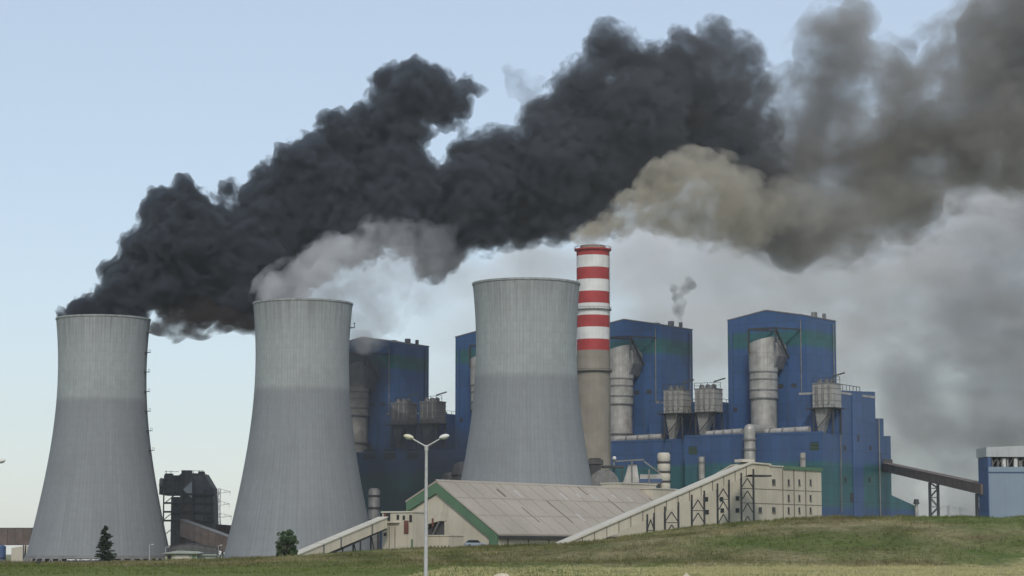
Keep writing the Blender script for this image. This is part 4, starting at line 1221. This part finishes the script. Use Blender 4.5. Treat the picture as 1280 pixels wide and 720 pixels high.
# its conveyors
def gallery_box(name, label, p0, p1, hh, ww, mat, cat='conveyor', ribs=8):
    dv = p1 - p0; L = dv.to_2d().length
    t = thing(name, label, cat, p0, math.atan2(dv.y, dv.x))
    MB().prism_y([(0, -hh / 2), (L, dv.z - hh / 2), (L, dv.z + hh / 2), (0, hh / 2)], -ww / 2, ww / 2).build('casing', mat, t)
    MB().prism_y([(0, hh / 2), (L, dv.z + hh / 2), (L, dv.z + hh / 2 + .4), (0, hh / 2 + .4)], -ww / 2 - .3, ww / 2 + .3).build('roof', M['dullsteel'], t)
    for k in range(1, ribs):
        x = L * k / ribs; MB().box(x, x + .35, -ww / 2 - .12, ww / 2 + .12, dv.z * k / ribs - hh / 2, dv.z * k / ribs + hh / 2).build('frame_rib', M['coal'], t)
    for f in (.15, .4, .65, .9):
        q = MB()
        for y in (-ww / 2, ww / 2): q.bar((L * f, y, GZ - p0.z), (L * f, y, dv.z * f - hh / 2), .6)
        q.bar((L * f, -ww / 2, GZ - p0.z), (L * f, ww / 2, dv.z * f - hh / 2), .4)
        q.build('support', M['steel'], t)
    return t
gallery_box('coal_conveyor', 'brown conveyor gallery dropping right from the sooty coal house', P(229, 660, 1455), P(300, 686, 1420), 10.0, 5, M['rust'])
gallery_box('coal_conveyor', 'upper brown conveyor running level behind the second tower from coal house', P(258, 661, 1500), P(330, 666, 1500), 6.0, 5, M['rust'])
gallery_box('coal_conveyor', 'rusty conveyor gallery at left edge running behind the first tower', P(-60, 671, 1420), P(80, 671, 1420), 10.2, 6, M['rust'], ribs=14)
MB_ = MB()
t = thing('drive_house', 'small dark drive house under the coal conveyor behind the flat roofed hut', 'drive house', (PX(236, 1400), 1400, GZ))
MB().prism_y([(-18, 0), (17, 0), (17, ZZ(684, 1400) - GZ), (0, ZZ(679, 1400) - GZ), (-18, ZZ(684, 1400) - GZ)], 0, 10).build('wall', M['sootgrey'], t)
MB().prism_y([(-18.6, ZZ(684.5, 1400) - GZ), (0, ZZ(679.4, 1400) - GZ), (17.6, ZZ(684.5, 1400) - GZ), (17.6, ZZ(683.8, 1400) - GZ), (0, ZZ(678.6, 1400) - GZ), (-18.6, ZZ(683.8, 1400) - GZ)], -.4, 10.4).build('roof', M['coal'], t)
# pale sheds seen under the left conveyor
t = thing('pale_shed', 'low pale shed seen beneath the rusty conveyor at left edge', 'shed', (PX(28, 1480), 1480, GZ))
MB().prism_y([(-7, 0), (9, 0), (9, ZZ(687, 1480) - GZ), (2, ZZ(682, 1480) - GZ), (-7, ZZ(685, 1480) - GZ)], 0, 8).build('wall', M['creamroof'], t)
MB().box(-3, 0, -.1, .1, 0, 3.5).build('door', M['dullsteel'], t)
t = thing('blue_tank', 'small blue tank under the rusty conveyor in the left corner', 'tank', (PX(2, 1400), 1400, GZ))
MB().lathe([(2.6, 0), (2.6, ZZ(683, 1400) - GZ), (1.2, ZZ(681.5, 1400) - GZ), (.01, ZZ(681.2, 1400) - GZ)], 20).build('vessel', M['bluecol'], t, smooth=True)
MB().lathe([(2.7, 6), (2.9, 6), (2.9, 6.6), (2.7, 6.6)], 20).build('hoop', M['steel'], t)

# flat roofed hut
HYt = 432.0
p = P(202, 703, HYt)
t = thing('guard_hut', 'low flat roofed hut with yellowish front before the coal house', 'hut', (p.x, HYt, min(hgt(p.x + 4, HYt) - .3, p.z)), R(2))
z0 = t.location.z; zr = ZZ(692, HYt) - z0
hx = lambda px: PX(px, HYt) - p.x
MB().box(hx(206), hx(246), .4, 5, -1, zr).build('wall', M['hutwall'], t)
MB().box(hx(246), hx(268), 1.4, 5.2, -1, zr - .35).build('side_wing', M['hutroof'], t)
MB().prism_y([(hx(201), zr), (hx(248), zr), (hx(252), zr + .12), (hx(244), zr + .42), (hx(222), zr + .55), (hx(212), zr + .3)], -.3, 5.4).build('roof', M['hutroof'], t)
MB().box(hx(245), hx(270), 1.0, 5.6, zr - .35, zr - .15).build('wing_roof', M['hutroof'], t)
MB().box(hx(218), hx(236), .34, .45, .05, zr - .22).build('shutter', M['creamroof'], t)
MB().box(hx(209), hx(214), .34, .45, .3, zr - .3).build('window', M['glass'], t)
MB().box(hx(240), hx(244), .34, .45, -.5, zr - .3).build('door', M['green'], t)
MB().box(hx(252), hx(256), 1.33, 1.45, .2, zr - .75).build('window', M['glass'], t)
# short dark marker post in the grass
p = P(47.5, 714, 330); zz_ = hgt(p.x, 330)
t = thing('hydrant_post', 'short dark post standing in the grass before the left tower', 'post', (p.x, 330, zz_))
hp = max(1.2, ZZ(703.5, 330) - zz_)
MB().lathe([(.30, 0), (.30, .12), (.16, .16), (.15, hp * .72), (.22, hp * .76), (.22, hp * .9), (.10, hp), (.01, hp)], 12).build('barrel', M['steel'], t, smooth=True)
for s_ in (-1, 1): MB().tube((0, 0, hp * .62), (s_ * .42, 0, hp * .60), .12, n=8).build('outlet', M['coal'], t, smooth=True)

def site_mast(px, py, Y, lab, first=[]):
    H = 11.0
    if not first:
        t = thing('site_mast', 'x', 'light mast', (0, 0, 0), 0, 'slender masts at the foot of the left towers')
        MB().tube((0, 0, -3), (0, 0, H), .22, .13, n=8).build('pole', M['pole'], t, smooth=True)
        MB().bar((0, 0, H - .1), (1.3, 0, H + .25), .14).build('arm', M['pole'], t)
        MB().box(1.0, 2.0, -.2, .2, H + .12, H + .36).build('lamp_head', M['lampwhite'], t)
        first.append(t)
    else: t = copy_tree(first[0])
    p = P(px, py, Y); t.location = (p.x, Y, p.z - H); t['label'] = lab
site_mast(187, 681, 1150, 'slender mast before the right half of the left tower')
site_mast(207, 684, 1160, 'slender mast between the left tower edge and the flat roofed hut')
site_mast(273, 682, 1150, 'slender mast right of the flat roofed hut before the coal conveyor')

# ------------------------------------------------------------------ trees
def leaf_crown(b, pts, size, n):
    for _ in range(n):
        c, r, asp = random.choice(pts)
        while True:
            q = Vector((random.uniform(-1, 1), random.uniform(-1, 1), random.uniform(-1, 1)))
            if q.length <= 1: break
        q = q.normalized() * (q.length ** .45)
        p = Vector(c) + Vector((q.x * r, q.y * r, q.z * r * asp))
        a = Vector((random.gauss(0, 1), random.gauss(0, 1), random.gauss(0, 1))).normalized(); e_ = a.orthogonal().normalized(); f_ = a.cross(e_)
        s1, s2 = size * random.uniform(.5, 1.2), size * random.uniform(.3, .7)
        k = len(b.v)
        b.v += [tuple(p - e_ * s1), tuple(p + f_ * s2), tuple(p + e_ * s1), tuple(p - f_ * s2)]
        b.f.append((k, k + 1, k + 2, k + 3))
random.seed(21)
TY = 428.0
p = P(131, 701, TY); zg = hgt(p.x, TY); H = ZZ(656.5, TY) - zg
t = thing('pine_tree', 'single dark pine standing on the bank before the left tower', 'tree', (p.x, TY, zg))
tk = MB(); tk.tube((0, 0, -.3), (.08, 0, H * .55), .16, .09); tk.tube((.08, 0, H * .55), (0, 0, H * .96), .09, .02)
pts = []
for k in range(110):
    f = .05 + .92 * (k / 109) ** .9
    rad = (2.05 * (1 - f) ** .85 + .16) * random.uniform(.45, 1.15)
    if random.random() < .1: rad *= 1.25
    a = random.uniform(0, 6.283)
    tip = Vector((math.cos(a) * rad, math.sin(a) * rad, f * H + rad * random.uniform(-.05, .30)))
    tk.tube((0, 0, f * H), tip, .035, .012, n=5)
    for q in (.3, .55, .8, 1.0):
        c = Vector((0, 0, f * H)).lerp(tip, q); pts.append((c, .14 + .20 * (1 - f) * random.uniform(.6, 1.3), .6))
tk.build('trunk', M['bark'], t)
cr = MB(); leaf_crown(cr, pts, .13, 13000); cr.build('crown', M['pine'], t)
p = P(358.5, 697, TY); zg = hgt(p.x, TY); H = ZZ(660.5, TY) - zg
t = thing('round_bush', 'rounded green bush at the low end of the cream conveyor', 'bush', (p.x, TY, zg))
tk = MB(); pts = []
for k in range(140):
    a = random.uniform(0, 6.283); rr = 1.9 * random.uniform(0.05, 1) ** .5; hh = random.uniform(.08, .9) * H
    rr *= 1 - .35 * max(0, hh / H - .6) / .4
    c = Vector((math.cos(a) * rr, math.sin(a) * rr, hh)); pts.append((c, random.uniform(.22, .55), .9))
    if k % 2 == 0: tk.tube((random.uniform(-.2, .2), random.uniform(-.2, .2), -.2), c, .06, .02, n=5)
tk.build('trunk', M['bark'], t)
cr = MB(); leaf_crown(cr, pts, .12, 17000); cr.build('crown', M['leaf'], t)

# ------------------------------------------------------------------ street lamps and stones
def make_lamp():
    t = thing('street_lamp', 'x', 'street lamp', (0, 0, 0), 0, 'twin headed street lamps')
    H = 7.75
    b = MB(); b.lathe([(.16, 0), (.15, .4), (.115, .5), (.10, H * .5), (.078, H)], 16); b.build('pole', M['pole'], t, smooth=True)
    MB().lathe([(.26, 0), (.26, .05), (.01, .05)], 16).build('base_plate', M['dullsteel'], t)
    MB().lathe([(.10, H - .25), (.11, H - .2), (.11, H + .03), (.05, H + .10), (.01, H + .10)], 14).build('collar', M['pole'], t, smooth=True)
    for s_ in (-1, 1):
        a0 = Vector((0, 0, H)); a1 = Vector((s_ * .80, -.08 * s_, H + .46))
        arm = MB().tube(a0, a1, .05, .042, n=10).build('arm', M['pole'], t, smooth=True)
        hd = MB(); c = a1 + Vector((s_ * .20, 0, .09))
        n_, m_ = 16, 10; vs = []; 
        q = Matrix.Rotation(R(-14 * s_), 3, 'Y')
        tmp = MB().ball((0, 0, 0), .30, .20, .135, n=18, m=10)
        hd.add([q @ Vector((v[0], v[1], v[2] * (1.15 if v[2] > 0 else .8))) + c for v in tmp.v], tmp.f)
        h_ = hd.build('lamp_head', M['lampcream'] if s_ < 0 else M['lampwhite'], t, smooth=True)
        tmp = MB().ball((0, 0, -.06), .22, .15, .10, n=16, m=8); gl_ = MB()
        gl_.add([q @ Vector(v) + c for v in tmp.v], tmp.f)
        gl_.build('diffuser', M['parapet'], h_, smooth=True)
    return t
l0 = make_lamp(); LY = 130.0
def put_lamp(o, px, py, Y, rz, lab):
    p = P(px, py, Y); o.location = (p.x, Y, p.z - 7.75); o.rotation_euler.z = rz; o['label'] = lab
put_lamp(l0, 533.0, 558.5, LY, R(0), 'pale twin headed street lamp on a tall pole before the storage hall')
l1 = copy_tree(l0); put_lamp(l1, -14.0, 586, 170.0, R(-8), 'street lamp whose head alone peeks in at the left edge')
random.seed(5)
def boulder(px, py, Y, w, h, lab):
    x = PX(px, Y); z = hgt(x, Y)
    bm = bmesh.new(); bmesh.ops.create_icosphere(bm, subdivisions=3, radius=1)
    ztop = ZZ(py, Y)
    for v in bm.verts:
        n_ = 1 + .28 * mnoise.noise(v.co * 1.6 + Vector((px, 0, 0))) + .1 * mnoise.noise(v.co * 4)
        v.co = Vector((v.co.x * w * n_, v.co.y * w * .8 * n_, v.co.z * h * n_))
    me = bpy.data.meshes.new('boulder'); bm.to_mesh(me); bm.free(); me.materials.append(M['stone'])
    o = bpy.data.objects.new('boulder', me); COL.objects.link(o); o.location = (x, Y, ztop - h)
    tag(o, lab, 'stone', 'pale stones in the dry grass')
SY_ = 165.0
boulder(627, 716.6, SY_, .62, .42, 'flat pale stone at the bottom edge near the lamp pole')
boulder(858, 716.6, SY_, .24, .36, 'small pale stone in straw grass at the bottom edge, right of the other')

# ------------------------------------------------------------------ smoke
def smoke_mat(name, x_stops, dens, noise_scale, lo, hi, aniso=0.2, step=0.2, detail=5.0, stretch=(1, 1, 1), dens_stops=None, rough=.6, warp=0.0):
    """x_stops: albedo along the drift, positions 0..1 of the plume's own length (Generated x)."""
    m = bpy.data.materials.new(name); m.use_nodes = True
    nt = m.node_tree
    for n in list(nt.nodes): nt.nodes.remove(n)
    out = nt.nodes.new('ShaderNodeOutputMaterial')
    tc = nt.nodes.new('ShaderNodeTexCoord')
    sp = nt.nodes.new('ShaderNodeSeparateXYZ'); nt.links.new(tc.outputs['Generated'], sp.inputs[0])
    col = ramp(nt, sp.outputs[0], x_stops)
    mp = nt.nodes.new('ShaderNodeMapping'); mp.inputs['Scale'].default_value = stretch
    nt.links.new(tc.outputs['Object'], mp.inputs[0])
    vec = mp.outputs[0]
    nz = noise(nt, vec, noise_scale, detail, rough)
    d = ramp(nt, nz, [(lo, 0.0), (hi, 1.0)])
    d = math_n(nt, 'MULTIPLY', d, dens)
    if dens_stops: d = math_n(nt, 'MULTIPLY', d, ramp(nt, sp.outputs[0], dens_stops))
    v = nt.nodes.new('ShaderNodeVolumePrincipled')
    nt.links.new(col, v.inputs['Color']); nt.links.new(d, v.inputs['Density'])
    v.inputs['Anisotropy'].default_value = aniso
    nt.links.new(v.outputs[0], out.inputs['Volume'])
    m.cycles.volume_step_rate = step
    return m
_tex = {}
def billow_tex(kind, size, depth=2):
    k = (kind, size, depth)
    if k not in _tex:
        t = bpy.data.textures.new('billow', 'VORONOI' if kind == 'cell' else 'CLOUDS'); t.noise_scale = size
        if kind != 'cell': t.noise_depth = depth
        else: t.distance_metric = 'DISTANCE'; t.noise_intensity = 1.0
        _tex[k] = t
    return _tex[k]
def billow_mesh(puffs, c0, scale, voxel, disp, seed, flat):
    """lumps of smoke merged into one billowing closed body"""
    random.seed(seed)
    bm = bmesh.new()
    for px, py, r, Y in puffs:
        c = P(px, py, Y) - c0; rm = r * Y / FPX * scale
        bmesh.ops.create_icosphere(bm, subdivisions=2 if rm < 12 else 3, radius=1, matrix=Matrix.Translation(c) @ Matrix.Diagonal((rm, rm * flat, rm, 1)))
    me = bpy.data.meshes.new('lumps'); bm.to_mesh(me); bm.free()
    o = bpy.data.objects.new('lumps', me); COL.objects.link(o)
    def remesh(v):
        md = o.modifiers.new('merge', 'REMESH'); md.mode = 'VOXEL'; md.voxel_size = v
    remesh(voxel)
    for kind, size, st in disp:
        dm = o.modifiers.new('billow', 'DISPLACE'); dm.texture = billow_tex(kind, size); dm.texture_coords = 'LOCAL'
        dm.strength = -st if kind == 'cell' else st
        dm.mid_level = .54 if kind == 'cell' else .5
    remesh(voxel)
    dg = bpy.context.evaluated_depsgraph_get()
    out = bpy.data.meshes.new_from_object(o.evaluated_get(dg))
    bpy.data.objects.remove(o)
    return out
def plume(name, label, puffs, layers, seed=1, flat=1.0):
    """layers: (material, scale of the lumps, voxel, displacements): a dense heart and thinner smoke round it, one object"""
    c0 = P(puffs[0][0], puffs[0][1], puffs[0][3])
    bm = bmesh.new()
    me = bpy.data.meshes.new(name)
    for k, (mat, sc, voxel, disp) in enumerate(layers):
        lm = billow_mesh(puffs, c0, sc, voxel, disp, seed, flat)
        n0 = len(bm.faces); bm.from_mesh(lm); bm.faces.ensure_lookup_table()
        for f in bm.faces[n0:]: f.material_index = k
        me.materials.append(mat)
        bpy.data.meshes.remove(lm)
    bm.to_mesh(me); bm.free()
    o = bpy.data.objects.new(name, me); COL.objects.link(o); o.location = c0
    return tag(o, label, 'smoke', kind='stuff')

random.seed(11)
BY = 1330.0
black = [(82, 393, 5), (91, 391, 8), (100, 389, 10), (116, 388, 12), (135, 388, 14), (155, 390, 13), (108, 390, 12), (124, 390, 14), (146, 391, 15), (163, 391, 12), (174, 392, 8), (92, 388, 9), (98, 383, 11), (112, 379, 13), (128, 374, 17), (145, 366, 22), (160, 350, 24), (150, 342, 18), (172, 338, 30), (190, 318, 36), (200, 355, 34), (215, 300, 42),
         (208, 262, 26), (225, 252, 22), (216, 276, 38), (248, 278, 34), (243, 300, 42), (262, 268, 18), (274, 258, 13), (279, 240, 13), (287, 236, 8), (280, 262, 10),
         (235, 335, 50), (262, 360, 40), (285, 335, 48), (308, 308, 42), (322, 262, 28), (334, 236, 26), (352, 226, 28), (340, 290, 58), (330, 340, 48), (305, 365, 38), (325, 385, 32),
         (375, 215, 32), (398, 200, 32), (400, 250, 56), (380, 300, 52), (428, 172, 26), (440, 205, 44), (455, 250, 58), (440, 290, 42), (418, 160, 14),
         (468, 150, 28), (468, 125, 16), (492, 112, 26), (500, 140, 34), (528, 118, 36), (515, 98, 16), (548, 100, 20), (560, 125, 28), (580, 108, 16), (590, 112, 10), (556, 145, 16), (480, 175, 34), (510, 172, 26),
         (500, 215, 42), (500, 260, 52), (520, 230, 40), (540, 260, 40), (548, 305, 28), (540, 328, 22), (552, 318, 22), (535, 305, 26), (560, 290, 30), (575, 215, 22), (590, 195, 28), (600, 240, 48), (575, 270, 44), (600, 285, 34),
         (630, 200, 36), (650, 240, 56), (640, 275, 36), (672, 190, 38), (690, 150, 36), (700, 210, 60), (690, 260, 40), (712, 120, 32), (740, 140, 48), (735, 95, 26), (760, 70, 26), (757, 50, 16), (785, 66, 26), (800, 95, 36),
         (750, 200, 62), (740, 255, 36), (800, 150, 62), (810, 205, 50), (835, 95, 44), (860, 62, 28), (895, 48, 26), (880, 90, 40), (922, 70, 30), (860, 150, 56), (915, 120, 40), (940, 105, 26), (905, 180, 50), (945, 165, 36), (950, 215, 40), (930, 250, 36), (985, 285, 26), (960, 270, 30)]
bl_ = [(px, py, r * 1.0, BY + (px - 100) * .09 + random.uniform(-14, 14)) for px, py, r in black]
BS = [(0.0, (0.175, 0.20, 0.24)), (0.5, (0.19, 0.215, 0.25)), (0.8, (0.22, 0.232, 0.25)), (1.0, (0.28, 0.28, 0.285))]
m_black = smoke_mat('black_smoke', BS, 0.36, 0.10, 0.37, 0.50, step=0.06, detail=8, rough=.60, dens_stops=[(0.0, 1.0), (0.35, .6), (0.55, .34), (0.75, .22), (1.0, .08)])
m_core = smoke_mat('black_smoke_heart', BS, 0.16, 0.03, 0.24, 0.50, step=0.06, dens_stops=[(0.0, 1.0), (0.35, .7), (0.55, .5), (0.75, .36), (1.0, .12)])
m_black2 = smoke_mat('black_smoke_edge', BS, 0.30, 0.13, 0.48, 0.58, step=0.06, detail=8, rough=.66, dens_stops=[(0.0, 1.0), (0.35, .7), (0.55, .45), (0.72, .32), (1.0, .22)])
plume('smoke_plume', 'thick black smoke pouring from the left cooling tower and drifting right', bl_,
      [(m_core, .84, 2.6, [('cloud', 30, 12), ('cell', 22, 10)]),
       (m_black, .98, 1.4, [('cloud', 30, 12), ('cell', 22, 12), ('cell', 10, 8), ('cell', 5, 5), ('cell', 2.6, 2.4)]),
       (m_black2, 1.13, 1.7, [('cloud', 30, 13), ('cell', 16, 10), ('cell', 7, 6), ('cloud', 6, 7), ('cloud', 3, 3.5)])])
grey = [(990, 210, 46), (985, 250, 50), (1000, 120, 30), (1025, 60, 34), (1050, 40, 30), (1075, 25, 20), (1060, 80, 44), (1030, 140, 52), (1015, 190, 54), (1080, 140, 58), (1075, 200, 60), (1050, 250, 52), (1100, 90, 34),
        (1130, 160, 52), (1140, 110, 30), (1130, 215, 54), (1170, 120, 40), (1180, 180, 50), (1200, 80, 44), (1230, 110, 56), (1240, 50, 46), (1270, 30, 50), (1275, 100, 60), (1240, 170, 46), (1290, 160, 60), (1180, 60, 20),
        (1000, 300, 40), (1090, 260, 40), (1150, 250, 30), (1330, 100, 90), (1320, 30, 70), (960, 288, 30), (930, 275, 28),
        (1210, 215, 40), (1120, 265, 40), (1060, 290, 36), (1020, 300, 40), (985, 300, 40), (1250, 215, 36), (1310, 200, 60)]
random.seed(12)
gr_ = [(px, py, r * 1.08, 1420 + random.uniform(-25, 25)) for px, py, r in grey]
GS = [(0.0, (0.42, 0.42, 0.425)), (0.35, (0.56, 0.535, 0.49)), (1.0, (0.48, 0.48, 0.48))]
m_grey = smoke_mat('grey_smoke', GS, 0.075, 0.032, 0.38, 0.62, step=0.095, detail=8, stretch=(.8, 1, 1.0), rough=.64)
m_grey2 = smoke_mat('grey_smoke_edge', GS, 0.060, 0.040, 0.48, 0.66, step=0.095, detail=8, rough=.70, stretch=(.75, 1, 1.0))
plume('smoke_plume', 'grey brown smoke spreading across the upper right sky', gr_,
      [(m_grey, .95, 3.0, [('cloud', 50, 26), ('cell', 24, 12), ('cloud', 10, 8), ('cloud', 5, 4)]), (m_grey2, 1.36, 3.4, [('cloud', 50, 34), ('cloud', 18, 16), ('cloud', 8, 8)])], 2)
buff = [(729, 296, 9), (738, 296, 11), (748, 293, 12), (731, 291, 11), (742, 288, 14), (752, 284, 15), (764, 274, 16), (780, 262, 17), (775, 280, 20), (800, 256, 24), (815, 240, 20), (822, 222, 20), (840, 205, 18), (838, 240, 30), (862, 205, 24), (880, 200, 18), (870, 235, 36), (900, 215, 26), (905, 250, 38), (930, 240, 30),
        (850, 272, 30), (885, 280, 32), (930, 280, 34), (960, 262, 30), (985, 250, 28), (820, 270, 22), (1010, 262, 30), (1040, 258, 26), (1070, 268, 22)]
random.seed(13)
bf_ = [(px, py, r * 1.05, CY + (px - 742) * .18 + random.uniform(-8, 8)) for px, py, r in buff]
FS = [(0.0, (0.80, 0.735, 0.60)), (0.5, (0.76, 0.71, 0.60)), (1.0, (0.58, 0.56, 0.52))]
m_buff = smoke_mat('buff_smoke', FS, 0.095, 0.08, 0.28, 0.54, step=0.095, detail=7, rough=.62, dens_stops=[(0, 1), (.5, .6), (.75, .22), (1, .05)])
m_buff2 = smoke_mat('buff_smoke_edge', FS, 0.10, 0.11, 0.46, 0.62, step=0.095, detail=8, rough=.66, dens_stops=[(0, .9), (.5, .6), (1, .12)])
plume('smoke_plume', 'beige smoke leaving the striped chimney', bf_,
      [(m_buff, .92, 1.4, [('cloud', 20, 8), ('cell', 12, 7), ('cell', 6, 5), ('cell', 3, 3)]), (m_buff2, 1.14, 1.6, [('cloud', 20, 10), ('cell', 9, 6), ('cloud', 4, 4)])], 3)
# white vapour off the second tower
vap = [(572, 283, 10), (585, 274, 10), (598, 268, 9), (606, 272, 7), (500, 295, 24), (525, 300, 22), (545, 320, 24), (520, 330, 30), (560, 340, 24), (590, 330, 22), (540, 370, 26), (335, 372, 14), (350, 355, 16), (372, 340, 20), (395, 325, 22), (420, 312, 24), (450, 305, 26), (480, 302, 24), (345, 371, 20), (375, 366, 22), (405, 362, 24), (425, 362, 22), (360, 360, 18), (385, 350, 24), (410, 342, 26), (430, 350, 28), (440, 328, 26), (460, 345, 32), (470, 318, 22), (490, 330, 28), (455, 375, 34), (460, 400, 28), (450, 415, 22), (485, 365, 34), (510, 345, 28), (505, 310, 18), (530, 350, 24), (480, 395, 26)]
random.seed(14)
vp_ = [(px, py, r, 1221 + max(0, (px - 400)) * .25 + random.uniform(-5, 5)) for px, py, r in vap]
VS = [(0, (0.97, 0.97, 0.97)), (0.4, (0.96, 0.96, 0.96)), (1, (0.90, 0.90, 0.90))]
m_vap = smoke_mat('pale_vapour', VS, 0.10, 0.050, 0.36, 0.64, step=0.06, detail=8, rough=.66, stretch=(.75, 1, 1.1), dens_stops=[(0, 1), (.35, .7), (.6, .32), (.8, .10), (1, .05)])
m_vap2 = smoke_mat('pale_vapour_edge', VS, 0.07, 0.075, 0.46, 0.66, step=0.06, detail=8, rough=.68, dens_stops=[(0, 1), (.35, .7), (.6, .45), (.8, .22), (1, .12)])
plume('vapour_plume', 'pale vapour blowing off the rim of the second cooling tower', vp_,
      [(m_vap, 1.0, 1.8, [('cloud', 22, 14), ('cell', 10, 7), ('cloud', 5, 5)]), (m_vap2, 1.35, 2.2, [('cloud', 22, 18), ('cloud', 9, 9), ('cloud', 4, 4)])], 4)
# brown wisp under the black smoke
wsp = [(205, 405, 16), (222, 408, 20), (240, 405, 22), (260, 402, 20), (285, 400, 20), (305, 405, 18), (318, 410, 16), (250, 388, 24), (215, 390, 20), (218, 425, 12)]
ws_ = [(px, py, r, 1330 + random.uniform(-6, 6)) for px, py, r in wsp]
m_wsp = smoke_mat('brown_wisp', [(0, (0.15, 0.125, 0.125)), (1, (0.17, 0.145, 0.145))], 0.30, 0.085, 0.44, 0.62, step=0.08, detail=8, rough=.65)
plume('smoke_wisp', 'ragged brownish wisps hanging under the black smoke beside the left tower', ws_, [(m_wsp, 1.0, 2.2, [('cloud', 16, 10), ('cloud', 6, 5)])], 5)
# dark smoke drifting low before the far units
low = [(455, 440, 26), (448, 470, 24), (470, 470, 26), (460, 510, 30), (490, 540, 30), (520, 555, 30), (550, 560, 30), (575, 565, 26), (450, 550, 30), (470, 590, 40), (510, 600, 40), (550, 605, 36), (585, 600, 26), (450, 620, 30), (500, 640, 36), (560, 640, 30)]
random.seed(16)
lw_ = [(px, py, r, 1325 + random.uniform(-12, 12)) for px, py, r in low]
m_low = smoke_mat('low_smoke', [(0, (0.13, 0.13, 0.14)), (1, (0.14, 0.145, 0.16))], 0.075, 0.028, 0.30, 0.70, step=0.12)
plume('smoke_veil', 'thin dark smoke lying before the far blue units', lw_, [(m_low, 1.05, 3.0, [('cloud', 30, 14), ('cloud', 10, 7)])], 8)
hw = [(640, 82, 7), (655, 92, 12), (648, 108, 14), (662, 122, 16), (672, 105, 10), (668, 140, 16), (655, 150, 14), (985, 90, 16), (970, 120, 16), (990, 150, 18), (1085, 20, 12), (1130, 60, 14), (1160, 40, 12)]
hw_ = [(px, py, r, 1385 + random.uniform(-8, 8)) for px, py, r in hw]
m_hw = smoke_mat('high_wisp', [(0, (0.34, 0.345, 0.36)), (1, (0.40, 0.40, 0.40))], 0.055, 0.055, 0.42, 0.66, step=0.06, detail=8, rough=.66)
plume('smoke_wisp', 'faint grey wisps torn off along the top of the dark plume', hw_, [(m_hw, 1.3, 2.2, [('cloud', 20, 14), ('cloud', 8, 7)])], 10)
# wisp off the roof of the third unit
rw = [(852, 403, 4), (850, 397, 5), (848, 388, 8), (852, 380, 7), (846, 372, 7), (856, 362, 8), (842, 360, 6), (864, 357, 7), (860, 350, 5)]
u3 = UF[2].o + UF[2].d * -4 + UF[2].e * 25
rw_ = [(px, py, r, u3.y) for px, py, r in rw]
m_rw = smoke_mat('roof_wisp', [(0, (.2, .2, .2)), (1, (.2, .2, .2))], 0.16, 0.12, 0.34, 0.6, step=0.2)
plume('smoke_wisp', 'small dark puff rising from a roof vent by the chimney', rw_, [(m_rw, 1.0, 0.9, [('cloud', 6, 3.2), ('cell', 3, 1.6)])], 6)
thin = [(1265, 290, 60), (1290, 240, 54), (1290, 340, 80), (1230, 350, 70), (1260, 400, 70), (1340, 300, 90), (1190, 380, 60), (1300, 450, 80), (1270, 480, 60), (1330, 520, 90), (1220, 510, 60), (1150, 480, 50), (1150, 330, 70), (1100, 360, 70), (1180, 290, 60), (1060, 340, 60), (1010, 350, 60), (960, 340, 60), (900, 330, 56), (1120, 420, 60), (1210, 450, 60), (850, 330, 50), (800, 320, 40), (760, 330, 40), (700, 320, 40), (650, 325, 36), (610, 330, 34), (575, 335, 30)]
random.seed(17)
th_ = [(px, py, r, 1640 + random.uniform(-25, 25)) for px, py, r in thin]
m_thin = smoke_mat('thin_smoke', [(0, (0.86, 0.85, 0.83)), (.6, (0.80, 0.79, 0.775)), (1, (0.52, 0.515, 0.515))], 0.036, 0.022, 0.45, 0.70, aniso=0.0, step=0.08, detail=8, rough=.66, stretch=(.8, 1, 1.3), dens_stops=[(0, .5), (.6, .6), (.85, 1), (1, 1)])
plume('smoke_haze', 'thin grey smoke trailing below the dark plume to the right edge', th_, [(m_thin, 1.3, 6.0, [('cloud', 60, 34), ('cloud', 22, 16)])], 9, flat=1.2)
# wide thin smoke bank behind the plant
bank = [(px, py, 62, 1820) for px, py in ((900, 290), (960, 270), (1020, 260), (1080, 250), (1140, 230), (1200, 215), (1260, 200), (1320, 190), (1380, 180), (1150, 290), (1220, 270), (1290, 260), (1360, 250), (1080, 300))]
random.seed(15)
for px in range(520, 1400, 46):
    for py in range(330, 700, 52):
        if px < 640 and py < 350: continue
        if px < 560 and py > 470: continue
        bank.append((px + random.uniform(-18, 18), py + random.uniform(-18, 18), random.uniform(44, 66), 1820 + random.uniform(-40, 40)))
m_bank = smoke_mat('smoke_bank', [(0, (0.97, 0.96, 0.945)), (0.4, (0.96, 0.95, 0.935)), (1, (0.93, 0.92, 0.905))], 0.033, 0.018, 0.38, 0.68, aniso=-0.1, step=0.10, detail=8, rough=.62, stretch=(.8, 1, 1.2),
                   dens_stops=[(0, .05), (.2, .5), (.5, .9), (1, 1)])
plume('smoke_bank', 'thin pale grey smoke hanging in the air behind the blue plant', bank, [(m_bank, 1.0, 9.0, [('cloud', 80, 40), ('cloud', 26, 18)])], 7, flat=1.3)

# ------------------------------------------------------------------ haze over the whole place
mhz = bpy.data.materials.new('haze'); mhz.use_nodes = True
nt = mhz.node_tree
for n in list(nt.nodes): nt.nodes.remove(n)
out = nt.nodes.new('ShaderNodeOutputMaterial'); v = nt.nodes.new('ShaderNodeVolumePrincipled')
v.inputs['Color'].default_value = (0.93, 0.95, 1.0, 1); v.inputs['Density'].default_value = 0.000035
nt.links.new(v.outputs[0], out.inputs['Volume'])
mhz.cycles.homogeneous_volume = True
hz_ = MB().box(-9100, 9100, -700, 9100, GZ - 1.5, 560).build('haze', mhz)
tag(hz_, 'thin bluish haze in the air over the whole plant', 'haze', kind='stuff')
